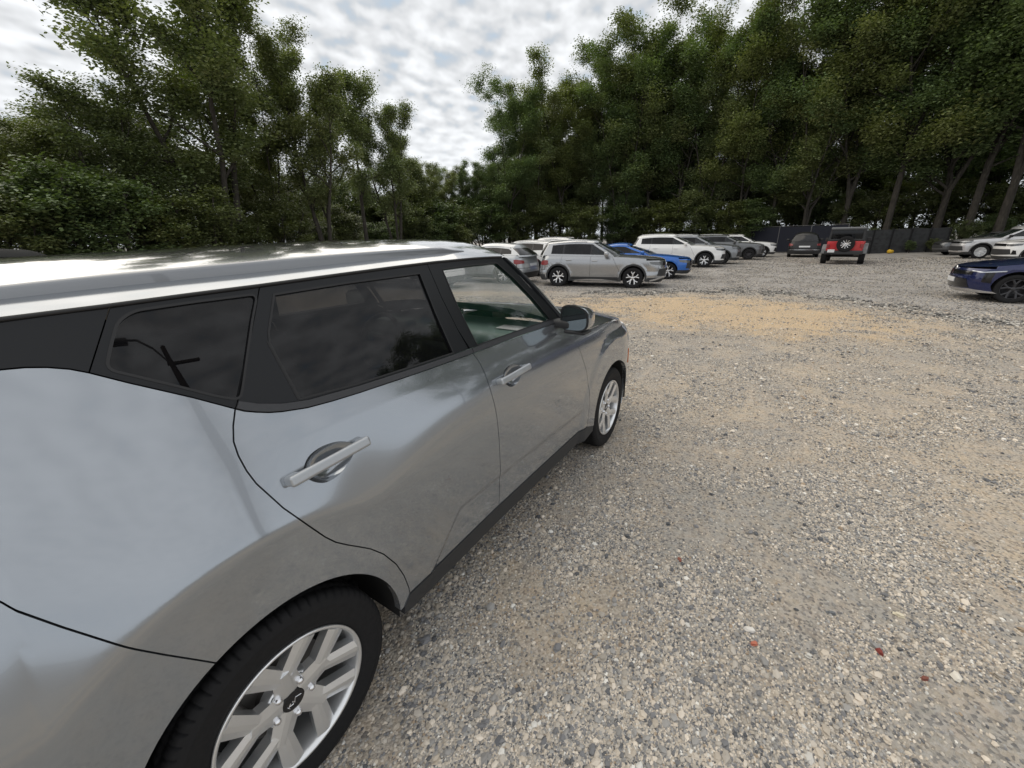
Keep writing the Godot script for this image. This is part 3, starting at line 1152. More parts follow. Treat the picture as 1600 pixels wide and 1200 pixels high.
	rbox(dash, Vector3(1.78, 0.80, 0), Vector3(0.40, 0.36, 1.40), 0.06)
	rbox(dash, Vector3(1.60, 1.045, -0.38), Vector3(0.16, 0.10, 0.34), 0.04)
	put(dash, "dashboard", M.dash_plastic_glass_lit, car)
	var wheel_mb := MB.new()
	var ring := []
	var rr := []
	for k in 29:
		var a := TAU * k / 28
		ring.append(Vector3(1.46, 0.96, -0.38) + Vector3(-0.42 * sin(a) * 0.0 + 0.075 * sin(a), 0.17 * sin(a), 0.185 * cos(a)))
		rr.append(0.016)
	tube(wheel_mb, ring, rr, 8, false)
	rbox(wheel_mb, Vector3(1.475, 0.95, -0.38), Vector3(0.04, 0.10, 0.15), 0.02)
	put(wheel_mb, "steering_wheel", M.seal_rubber, car)
	for z in [0.37, -0.37]:
		var st := MB.new()
		seat(st, Vector3(0.95, 0.42, z), 0.50, 0.66)
		rbox(st, Vector3(0.545, 1.20, z), Vector3(0.10, 0.18, 0.26), 0.05, Basis(Vector3(0, 0, 1), 0.2))
		put(st, "front_seat", M.seat_fabric, car)
	var rs := MB.new()
	seat(rs, Vector3(0.16, 0.45, 0), 1.22, 0.60)
	for z in [0.40, -0.40]:
		rbox(rs, Vector3(-0.225, 1.15, z), Vector3(0.09, 0.16, 0.25), 0.045, Basis(Vector3(0, 0, 1), 0.2))
	put(rs, "rear_seat", M.seat_fabric, car)
	var rv := MB.new()
	rbox(rv, Vector3(1.56, 1.405, 0), Vector3(0.03, 0.065, 0.24), 0.014)
	tube(rv, [Vector3(1.57, 1.42, 0), Vector3(1.63, 1.47, 0)], [0.01, 0.01], 6)
	put(rv, "rear_view_mirror", M.seal_rubber, car)
	var sk := MB.new()
	rbox(sk, Vector3(1.80, 1.075, 0.50), Vector3(0.10, 0.004, 0.22), 0.0015, Basis(Vector3(0, 0, 1), 0.03))
	put(sk, "paper_slip", M.paper_white, car)

	# wheel houses and wheels
	for wx in [0.0, 2.6]:
		for s in [1.0, -1.0]:
			var lm := MB.new()
			var ra := []
			var rb2 := []
			for k in 25:
				var a := lerpf(-0.12, PI + 0.12, k / 24.0)
				var e := Vector3(cos(a), sin(a), 0)
				ra.append(lm.vert(Vector3(wx, 0.326, s * 0.60) + e * 0.392, -e))
				rb2.append(lm.vert(Vector3(wx, 0.326, s * 0.876) + e * 0.392, -e))
			for k in 24:
				lm.quad(ra[k], ra[k + 1], rb2[k + 1], rb2[k])
			var hub := lm.vert(Vector3(wx, 0.326, s * 0.60), Vector3(0, 0, s))
			var rim_v := []
			for k in 25:
				rim_v.append(lm.vert(lm.v[ra[k]], Vector3(0, 0, s)))
			for k in 24:
				lm.tri(hub, rim_v[k], rim_v[k + 1])
			put(lm, "wheel_liner", M.underbody_black, car)
			hero_wheel(car, Vector3(wx, 0.322, s * 0.778), s)

func hero_wheel(car: Node, at: Vector3, s: float) -> void:
	var o := Node3D.new()
	o.name = "wheel"
	car.add_child(o, true)
	o.position = at
	o.rotation.y = 0.0 if s > 0.0 else PI
	put_mesh(tyre_mesh(0.326, 0.216, 0.205, true), "tyre", M.tyre_rubber, o)
	if not tyre_cache.has("hero rim"):
		var barrel := MB.new()
		lathe(barrel, [Vector2(0.2175, 0.086), Vector2(0.2215, 0.094), Vector2(0.2205, 0.099), Vector2(0.2150, 0.100), Vector2(0.2095, 0.095), Vector2(0.2055, 0.084), Vector2(0.2020, 0.060), Vector2(0.1990, 0.02), Vector2(0.1970, -0.06), Vector2(0.2120, -0.09)], 96)
		tyre_cache["hero rim"] = barrel.mesh()
		var sp := MB.new()
		var a0 := 0.0
		var d := Vector3(1, 0, 0)
		bar(sp, d * 0.030 + Vector3(0, 0, 0.066), d * 0.122 + Vector3(0, 0, 0.078), 0.041, 0.033, 0.008, 0.036)
		for q in [[0.33, 0.0235, 0.031], [-0.40, 0.0235, 0.031]]:
			var e := Vector3(cos(q[0]), sin(q[0]), 0)
			bar(sp, d * 0.104 + Vector3(0, signf(q[0]) * 0.008, 0.0755), e * 0.2095 + Vector3(0, 0, 0.089), q[1], q[2], 0.0065, 0.036)
		tyre_cache["hero spoke"] = sp.mesh()
		var hub := MB.new()
		lathe(hub, [Vector2(0.080, 0.030), Vector2(0.079, 0.058), Vector2(0.074, 0.066), Vector2(0.045, 0.070), Vector2(0.036, 0.071), Vector2(0.034, 0.066), Vector2(0.001, 0.066)], 60)
		tyre_cache["hero hub"] = hub.mesh()
		var nut := MB.new()
		lathe(nut, [Vector2(0.0185, 0.062), Vector2(0.0185, 0.0695), Vector2(0.0165, 0.0715), Vector2(0.0150, 0.066), Vector2(0.0125, 0.063)], 24)
		tyre_cache["hero nut seat"] = nut.mesh()
		var nb := MB.new()
		lathe(nb, [Vector2(0.0105, 0.060), Vector2(0.0105, 0.076), Vector2(0.0085, 0.081), Vector2(0.004, 0.084), Vector2(0.0005, 0.0845)], 6 * 3)
		tyre_cache["hero nut"] = nb.mesh()
		var cap := MB.new()
		lathe(cap, [Vector2(0.0335, 0.060), Vector2(0.0335, 0.0735), Vector2(0.0315, 0.0755), Vector2(0.020, 0.0770), Vector2(0.0005, 0.0775)], 36)
		tyre_cache["hero cap"] = cap.mesh()
		var lg := MB.new()
		var strokes := [[0.02, 0.0, 0.02, 1.0], [0.02, 0.42, 0.30, 1.0], [0.12, 0.60, 0.34, 0.0], [0.34, 0.0, 0.44, 1.0], [0.44, 0.0, 0.44, 1.0], [0.44, 0.02, 0.68, 0.98], [0.68, 1.0, 0.98, 0.0]]
		for k in strokes:
			var p := Vector3((k[0] - 0.5) * 0.044, (k[1] - 0.5) * 0.013, 0.0772)
			var q := Vector3((k[2] - 0.5) * 0.044, (k[3] - 0.5) * 0.013, 0.0772)
			bar(lg, p, q, 0.0011, 0.0011, 0.0012, 0.002)
		tyre_cache["hero logo"] = lg.mesh()
		var disc := MB.new()
		lathe(disc, [Vector2(0.140, -0.006), Vector2(0.140, 0.006), Vector2(0.075, 0.006), Vector2(0.070, 0.035), Vector2(0.001, 0.035)], 48, true)
		tyre_cache["hero disc"] = disc.mesh()
		var cal := MB.new()
		rbox(cal, Vector3(-0.125, 0.045, 0.005), Vector3(0.055, 0.13, 0.06), 0.016, Basis(Vector3(0, 0, 1), 0.30))
		tyre_cache["hero caliper"] = cal.mesh()
		var backing := MB.new()
		lathe(backing, [Vector2(0.197, -0.05), Vector2(0.001, -0.05)], 40)
		tyre_cache["hero backing"] = backing.mesh()
	put_mesh(tyre_cache["hero rim"], "rim", M.alloy_silver, o)
	put_mesh(tyre_cache["hero hub"], "wheel_hub", M.alloy_silver, o)
	put_mesh(tyre_cache["hero disc"], "brake_disc", M.brake_metal, o)
	put_mesh(tyre_cache["hero caliper"], "brake_caliper", M.brake_metal, o)
	put_mesh(tyre_cache["hero backing"], "backing_plate", M.underbody_black, o)
	for k in 5:
		var sp := put_mesh(tyre_cache["hero spoke"], "spoke", M.alloy_silver, o)
		sp.rotation.z = deg_to_rad(22.0 + 72.0 * k)
		var a := deg_to_rad(58.0 + 72.0 * k)
		var off := Vector3(cos(a), sin(a), 0) * 0.0565
		var ns := put_mesh(tyre_cache["hero nut seat"], "lug_seat", M.alloy_silver, o)
		ns.position = off
		var nb := put_mesh(tyre_cache["hero nut"], "lug_nut", M.chrome, o)
		nb.position = off
	put_mesh(tyre_cache["hero cap"], "centre_cap", M.gloss_black, o)
	var lg := put_mesh(tyre_cache["hero logo"], "logo", M.chrome, o)
	lg.rotation.z = deg_to_rad(25.0)

# ---------------------------------------------------------------- the other cars

func car_body(p: Dictionary) -> Body:
	var b := Body.new()
	var w: float = p.W * 0.5
	var xf: float = p.wb + p.fo
	var xr: float = -p.ro
	b.wheels = [0.0, p.wb]
	b.wheel_y = p.tr
	b.flare_in = p.tr + 0.13
	b.flare_out = p.tr + 0.19
	b.flare_z = w * 0.995
	var bl: float = p.belt
	b.width = poly([0.18, w * 0.90, 0.36, w * 0.965, 0.60, w * 0.985, bl - 0.22, w * 0.99, bl - 0.10, w * 0.975, bl, w * 0.93, p.edge, w * p.get("roofw", 0.70)])
	b.taper_front = p.wb
	var nose: float = p.nose
	b.front_lo = poly([0.15, xf - 0.16, 0.30, xf - 0.04, 0.46, xf, nose - 0.16, xf - 0.01, nose, xf - 0.07, bl + 0.05, xf - 0.40])
	b.lf_lo = poly([0.2, p.get("lf", 0.55), 1.2, p.get("lf", 0.55)])
	b.rear_lo = poly([0.2, xr + 0.10, 0.42, xr, 0.70, xr + 0.02, bl, xr + p.get("rear_lean", 0.10)])
	b.lr_lo = poly([0.2, 0.42, 1.2, 0.42])
	b.front_up = poly([bl - 0.08, p.cowl + 0.40, bl, p.cowl + 0.36, p.edge, p.atop + 0.22])
	b.lf_up = poly([bl, 0.36, p.edge, 0.22])
	b.rear_up = poly([bl - 0.05, p.dbot - 0.30, bl, p.dbot - 0.30, p.edge, p.dtop - 0.26])
	b.lr_up = poly([bl, 0.30, p.edge, 0.26])
	return b

func make_car(called: String, label: String, p: Dictionary, at: Vector3, heading: Vector2, group := "") -> Node3D:
	var car := thing(called, label, p.get("category", "car"), at, atan2(-heading.y, heading.x), group)
	var b := car_body(p)
	var pm: Material = M[p.paint]
	var clad: Material = M.black_plastic if p.get("clad", true) else pm
	var cell: float = p.get("cell", 0.09)
	var wb: float = p.wb
	var tr: float = p.tr
	var bl: float = p.belt
	var xf: float = wb + p.fo
	var xr: float = -p.ro
	var nose: float = p.nose
	var edge: float = p.edge
	var gap := 0.004
	var ar := tr + 0.06
	var arch_r := circle_poly(Vector2(0, tr), ar, 48)
	var arch_f := circle_poly(Vector2(wb, tr), ar, 48)
	var low: float = p.get("sill", 0.36)
	var d0 := tr + 0.04             # rear door's rear edge at the sill
	var d1: float = wb * 0.44       # between the doors
	var d2: float = wb - tr - 0.16  # front door's front edge
	var bump: float = wb + tr + 0.06
	var belt_at := func(x: float) -> float: return bl + (p.cowl - x) * p.get("belt_rise", 0.02)
	var hood_at := func(x: float) -> float:
		var t := clampf((x - p.cowl) / (xf - 0.25 - p.cowl), 0.0, 1.0)
		return lerpf(bl, nose + 0.02, pow(t, p.get("hood_curve", 1.6)))
	# sides
	var fender := PackedVector2Array([Vector2(d2, low), Vector2(d2 + 0.03, 0.6), Vector2(p.cowl - 0.02, bl)])
	for k in 9:
		var x := lerpf(p.cowl, bump, k / 8.0)
		fender.append(Vector2(x, hood_at.call(x)))
	fender.append(Vector2(bump + 0.02, 0.62))
	fender.append(Vector2(bump, 0.30))
	fender.append(Vector2(wb, 0.30))
	fender.append(Vector2(d2, 0.30))
	pair(b, car, "front_fender", pm, 0, false, inset(minus(fender, arch_f), gap), 0.0, 0.03, cell)
	pair(b, car, "front_door", pm, 0, false, inset(PackedVector2Array([Vector2(d1, low), Vector2(d2, low), Vector2(d2 + 0.03, 0.6), Vector2(p.cowl - 0.02, bl), Vector2(d1, belt_at.call(d1))]), gap), 0.0, 0.03, cell)
	var rd := PackedVector2Array([Vector2(d0, low), Vector2(d1, low), Vector2(d1, belt_at.call(d1)), Vector2(0.12, belt_at.call(0.12)), Vector2(0.10, bl - 0.18), Vector2(d0 - 0.10, tr + 0.42)])
	pair(b, car, "rear_door", pm, 0, false, inset(minus(rd, arch_r), gap), 0.0, 0.03, cell)
	var xq: float = xr + 0.34
	var qp := PackedVector2Array([Vector2(d0, 0.30), Vector2(d0, low), Vector2(d0 - 0.10, tr + 0.42), Vector2(0.10, bl - 0.18), Vector2(0.12, belt_at.call(0.12)), Vector2(xq + 0.04, belt_at.call(xq)), Vector2(xq, 0.62), Vector2(-ar - 0.08, 0.60), Vector2(-ar - 0.03, 0.30)])
	pair(b, car, "quarter_panel", pm, 0, false, inset(minus(qp, arch_r), gap), 0.0, 0.03, cell)
	# ends
	var s_b := b.front_of(bump, 0.6)
	var fbp := PackedVector2Array([Vector2(s_b, 0.26), Vector2(s_b, nose)])
	fbp.append(Vector2(1.0, nose))
	fbp.append(Vector2(1.0, 0.22))
	fbp.append(Vector2(0.4, 0.22))
	across(b, car, "front_bumper", pm, 1, false, inset(fbp, 0.0005), 0.0, 0.03, cell)
	var s_r := b.rear_of(-ar - 0.06, 0.5)
	var s_q := b.rear_of(xq, 0.8)
	across(b, car, "rear_bumper", pm if not p.get("clad_bumper", false) else clad, 2, false, PackedVector2Array([Vector2(s_r, 0.26), Vector2(1.0, 0.24), Vector2(1.0, 0.62), Vector2(s_r, 0.60)]), 0.004, 0.03, cell)
	across(b, car, "tailgate", pm, 2, false, PackedVector2Array([Vector2(s_q, 0.62), Vector2(1.0, 0.63), Vector2(1.0, bl + 0.03), Vector2(s_q, bl + 0.03)]), 0.0, 0.03, cell)
	# cladding
	if p.get("clad", true):
		var ring_f := minus(circle_poly(Vector2(wb, tr), ar + 0.055, 48), poly([wb - 1, -1, wb + 1, -1, wb + 1, 0.25, wb - 1, 0.25]))
		var ring_r := minus(circle_poly(Vector2(0, tr), ar + 0.055, 48), poly([-1, -1, 1, -1, 1, 0.25, -1, 0.25]))
		pair(b, car, "wheel_arch_trim", clad, 0, false, minus(ring_f, circle_poly(Vector2(wb, tr), ar - 0.004, 48)), 0.010, 0.03, cell)
		pair(b, car, "wheel_arch_trim", clad, 0, false, minus(ring_r, circle_poly(Vector2(0, tr), ar - 0.004, 48)), 0.010, 0.03, cell)
	pair(b, car, "sill", M.black_plastic, 0, false, PackedVector2Array([Vector2(ar - 0.02, 0.22), Vector2(wb - ar + 0.02, 0.22), Vector2(wb - ar + 0.02, low + 0.01), Vector2(ar - 0.02, low + 0.01)]), 0.006, 0.05, cell)
	if p.has("sill_strip"):
		pair(b, car, "sill_strip", M.satin_metal, 0, false, rounded(PackedVector2Array([Vector2(ar + 0.06, 0.245), Vector2(wb - ar - 0.10, 0.245), Vector2(wb * 0.6, 0.30), Vector2(wb * 0.4, 0.30)]), 0.03), 0.022, 0.02, cell)
	for k in 2:
		var hx: float = (0.30 if k == 0 else d1 + 0.06)
		var hb := MB.new()
		var hy: float = belt_at.call(hx) - 0.15
		var hp := b.pt(0, false, hx + 0.09, hy)
		rbox(hb, hp + b.normal(0, false, hx + 0.09, hy) * 0.02, Vector3(0.20, 0.035, 0.03), 0.012)
		put(hb, "door_handle", pm, car)
		put(hb.mirrored(), "door_handle", pm, car)
	# glasshouse
	var xb := func(y: float) -> float: return Body.tab(b.front_up, y) - Body.tab(b.lf_up, y)
	var xa := func(y: float) -> float: return Body.tab(b.rear_up, y) + Body.tab(b.lr_up, y)
	var roof_pts := []
	for k in 11:
		var t := k / 10.0
		var x := lerpf(p.dtop, p.atop, t)
		roof_pts.append(Vector2(x, edge + p.get("roof_arch", 0.035) * sin(PI * clampf(t * 0.86 + 0.05, 0, 1)) - p.get("roof_fall", 0.03) * pow(1.0 - t, 2.0)))
	var frame := PackedVector2Array()
	frame.append(Vector2(xa.call(bl), belt_at.call(p.dbot) + 0.002))
	for k in 7:
		var x := lerpf(p.dbot, p.cowl - 0.04, (k + 0.5) / 7.0)
		frame.append(Vector2(x, belt_at.call(x) + 0.002))
	frame.append(Vector2(xb.call(bl), bl + 0.002))
	for k in 3:
		var y := lerpf(bl, edge, (k + 1) / 4.0)
		frame.append(Vector2(xb.call(y), y))
	for q: Vector2 in back(roof_pts):
		frame.append(q)
	for k in 3:
		var y := lerpf(edge, bl, (k + 1) / 4.0)
		frame.append(Vector2(xa.call(y), y))
	# the daylight opening
	var dlo := inset(frame, 0.055)
	dlo = first_of(Geometry2D.intersect_polygons(dlo, PackedVector2Array([Vector2(p.dbot + p.get("d_pillar", 0.16), 0), Vector2(p.cowl, 0), Vector2(p.cowl, 3), Vector2(p.dtop + p.get("d_pillar", 0.16) * 1.1, 3)])))
	dlo = first_of(Geometry2D.offset_polygon(dlo, 0.0))
	pair(b, car, "side_frame", pm, 0, true, frame, 0.0, 0.02, cell, [dlo])
	var trim := inset(dlo, 0.018)
	pair(b, car, "window_trim", M.gloss_black, 0, true, dlo, -0.003, 0.01, cell, [trim])
	var cuts := [-9.0, 0.16, d1, 9.0]
	if p.get("sedan", false):
		cuts = [-9.0, d1, 9.0]
	for k in cuts.size() - 1:
		var win := first_of(Geometry2D.intersect_polygons(trim, PackedVector2Array([Vector2(cuts[k] + 0.035, 0), Vector2(cuts[k + 1] - 0.035, 0), Vector2(cuts[k + 1] - 0.035, 3), Vector2(cuts[k] + 0.035, 3)])))
		if win.size() >= 3:
			pair(b, car, "side_window", M.car_glass if k == cuts.size() - 2 else M.tinted_glass, 0, true, win, -0.006, 0.0, cell * 1.5)
		if k > 0:
			var post := first_of(Geometry2D.intersect_polygons(trim, PackedVector2Array([Vector2(cuts[k] - 0.036, 0), Vector2(cuts[k] + 0.036, 0), Vector2(cuts[k] + 0.036, 3), Vector2(cuts[k] - 0.036, 3)])))
			if post.size() >= 3:
				pair(b, car, "window_post", M.gloss_black, 0, true, post, -0.003, 0.01, cell)
	across(b, car, "windscreen", M.windscreen_glass, 1, true, PackedVector2Array([Vector2(0.06, bl - 0.04), Vector2(1.0, bl - 0.06), Vector2(1.0, edge - 0.02), Vector2(0.06, edge - 0.02)]), -0.002, 0.0, cell * 1.3)
	pair(b, car, "windscreen_pillar", pm, 1, true, PackedVector2Array([Vector2(0.0, bl - 0.03), Vector2(0.07, bl - 0.03), Vector2(0.07, edge), Vector2(0.0, edge)]), 0.0, 0.02, cell)
	across(b, car, "tailgate_frame", pm, 2, true, PackedVector2Array([Vector2(0.0, bl), Vector2(1.0, bl), Vector2(1.0, edge - 0.02), Vector2(0.0, edge - 0.03)]), 0.0, 0.01, cell)
	across(b, car, "rear_window", M.gloss_black, 2, true, rounded(PackedVector2Array([Vector2(0.14, bl + 0.06), Vector2(1.0, bl + 0.05), Vector2(1.0, edge - 0.05), Vector2(0.16, edge - 0.06)]), 0.0), 0.006, 0.01, cell)
	# roof and bonnet
	var edges := []
	for k in 6:
		edges.append(b.pt(2, true, 1.0 - k / 6.0, lerpf(edge - 0.01, roof_pts[0].y, k / 6.0)))
	for q: Vector2 in roof_pts:
		edges.append(b.pt(0, true, q.x, q.y + 0.003))
	for k in range(1, 7):
		edges.append(b.pt(1, true, k / 6.0, lerpf(roof_pts[10].y, edge + 0.01, k / 6.0)))
	put(crowned(edges, p.H - edge - p.get("roof_arch", 0.035), 2.6, 9, b.half(0.5, edge)), "roof", pm if not p.has("roof_paint") else M[p.roof_paint], car)
	var he := []
	for k in 10:
		var x := lerpf(p.cowl - 0.04, bump, k / 9.0)
		he.append(b.pt(0, false, x, hood_at.call(x)) - Vector3(0, 0, 0.004))
	for k in range(1, 9):
		he.append(b.pt(1, false, lerpf(s_b, 1.0, k / 8.0), lerpf(hood_at.call(bump), nose + 0.012, k / 8.0)))
	put(crowned(he, p.get("hood_crown", 0.06), 2.6, 9, p.W * 0.46), "bonnet", pm, car)
	if p.get("sedan", false):
		var de := []
		for k in 6:
			de.append(b.pt(2, false, 1.0 - k / 5.0, lerpf(bl - 0.05, bl, k / 5.0)))
		de.append(b.pt(0, false, p.dbot * 0.5, bl + 0.01))
		de.append(b.pt(0, false, p.dbot + 0.5, bl + 0.01))
		put(crowned(de, 0.03, 2.6, 8, p.W * 0.45), "boot_lid", pm, car)
	if p.get("rails", true):
		for s in [1.0, -1.0]:
			var rail := MB.new()
			var pts := []
			var rad := []
			for k in 11:
				var t := k / 10.0
				var x := lerpf(p.dtop + 0.02, p.atop - 0.25, t)
				var y: float = edge + (p.H - edge) * 0.62 + 0.03 * sin(PI * clampf(t, 0.06, 0.94))
				pts.append(Vector3(x, y, s * b.half(0.5, edge) * 0.86))
				rad.append(0.016)
			tube(rail, pts, rad, 6)
			put(rail, "roof_rail", M[p.get("rail", "satin_metal")], car)
	# mirrors
	for s in [1.0, -1.0]:
		var mm := MB.new()
		rbox(mm, Vector3(p.cowl - 0.22, bl + 0.10, s * (p.W * 0.5 + 0.09)), Vector3(0.16, 0.15, 0.22), 0.06, Basis(Vector3.UP, 0.25 * s))
		rbox(mm, Vector3(p.cowl - 0.20, bl + 0.03, s * (p.W * 0.5 - 0.02)), Vector3(0.09, 0.04, 0.14), 0.015)
		put(mm, "door_mirror", M[p.get("mirror", p.paint)], car)
	# faces
	for e in p.get("face", []):
		var pts := PackedVector2Array()
		for q in range(0, e[4].size(), 2):
			pts.append(Vector2(e[4][q], e[4][q + 1]))
		if e[2] == "pair":
			pair(b, car, e[0], M[e[1]], e[3], false, pts, e[5], 0.02, minf(cell, 0.07))
		else:
			across(b, car, e[0], M[e[1]], e[3], false, pts, e[5], 0.02, minf(cell, 0.07))
	if p.has("badge"):
		var q := b.pt(1, false, 0.999, p.badge)
		var bm := MB.new()
		lathe(bm, [Vector2(0.058, 0.0), Vector2(0.055, 0.014), Vector2(0.045, 0.016), Vector2(0.001, 0.016)], 20)
		put(bm.moved(Transform3D(Basis(Vector3(0, 0, -1), Vector3(0, 1, 0), Vector3(1, 0, 0)), q + Vector3(0.004, 0, 0))), "badge", M.chrome, car)
	# underside and cabin
	var ub := MB.new()
	rbox(ub, Vector3((xf + xr) * 0.5, 0.28, 0), Vector3(xf - xr - 0.7, 0.12, p.W * 0.62), 0.03)
	rbox(ub, Vector3(wb * 0.5, 0.33, 0), Vector3(wb - ar * 2.0, 0.14, p.W * 0.90), 0.03)
	rbox(ub, Vector3(wb * 0.5, 0.62, 0), Vector3(wb + 0.9, 0.5, p.W * 0.60), 0.03)
	rbox(ub, Vector3(wb * 0.5, 0.65, 0), Vector3(wb - ar * 2.0 - 0.05, 0.5, p.W * 0.90), 0.03)
	put(ub, "underbody", M.underbody_black, car)
	var cabin := MB.new()
	rbox(cabin, Vector3(p.cowl - 0.05, bl - 0.14, 0), Vector3(0.5, 0.22, p.W * 0.80), 0.06)
	put(cabin, "dashboard", M.seat_fabric, car)
	for z in [0.38, -0.38]:
		var st := MB.new()
		rbox(st, Vector3(d1 - 0.10, bl + 0.0, z), Vector3(0.16, 0.60, 0.48), 0.06, Basis(Vector3(0, 0, 1), 0.2))
		rbox(st, Vector3(d1 - 0.18, bl + 0.37, z), Vector3(0.09, 0.17, 0.26), 0.04, Basis(Vector3(0, 0, 1), 0.2))
		put(st, "front_seat", M.seat_fabric, car)
	var rs := MB.new()
	rbox(rs, Vector3(0.10, bl - 0.05, 0), Vector3(0.16, 0.50, 1.25), 0.06, Basis(Vector3(0, 0, 1), 0.2))
	put(rs, "rear_seat", M.seat_fabric, car)
	# wheels
	for wx in [0.0, wb]:
		for s in [1.0, -1.0]:
			small_wheel(car, Vector3(wx, tr - 0.004, s * (p.W * 0.5 - 0.125)), s, tr, p.rim, 0.225, p.get("rim_style", 0), p.get("barrel", "alloy_dark"), p.get("spoke", "alloy_bright"), 0.0)
	return car

func suv(o: Dictionary) -> Dictionary:
	var p := {"W": 1.86, "H": 1.66, "wb": 2.68, "fo": 0.92, "ro": 0.98, "tr": 0.355, "rim": 0.235, "belt": 1.06, "edge": 1.50, "nose": 0.94, "cowl": 1.98, "atop": 1.22, "dbot": -0.62, "dtop": -0.42, "paint": "silver_paint", "face": []}
	p.merge(o, true)
	return p

func suv_face(p: Dictionary, lamp_y := 0.80) -> Array:
	return [
		["head_lamp", "lamp_dark", "pair", 1, [0.10, lamp_y + 0.02, 0.42, lamp_y - 0.02, 0.60, lamp_y, 0.60, lamp_y + 0.075, 0.30, lamp_y + 0.10, 0.06, lamp_y + 0.10], 0.006],
		["upper_grille", "gloss_black", "across", 1, [0.62, lamp_y - 0.02, 1.0, lamp_y - 0.02, 1.0, lamp_y + 0.09, 0.62, lamp_y + 0.085], 0.005],
		["lower_grille", "black_plastic", "across", 1, [0.34, 0.44, 1.0, 0.40, 1.0, 0.66, 0.40, 0.66], 0.006],
		["chin", "black_plastic", "across", 1, [0.02, 0.24, 1.0, 0.20, 1.0, 0.36, 0.02, 0.37], 0.008],
		["tail_lamp", "tail_lamp_red", "pair", 2, [-0.02, 0.80, 0.10, 0.76, 0.52, 0.80, 0.52, 0.90, 0.12, 0.95, 0.0, 0.93], 0.008],
		["rear_plate", "plate_white", "across", 2, [0.82, 0.68, 1.0, 0.68, 1.0, 0.78, 0.82, 0.78], 0.010],
		["rear_skirt", "black_plastic", "across", 2, [0.06, 0.24, 1.0, 0.22, 1.0, 0.46, 0.06, 0.44], 0.009],
	]

func on_ground(x: float, z: float) -> Vector3:
	return Vector3(x, ground_height(x, z), z)

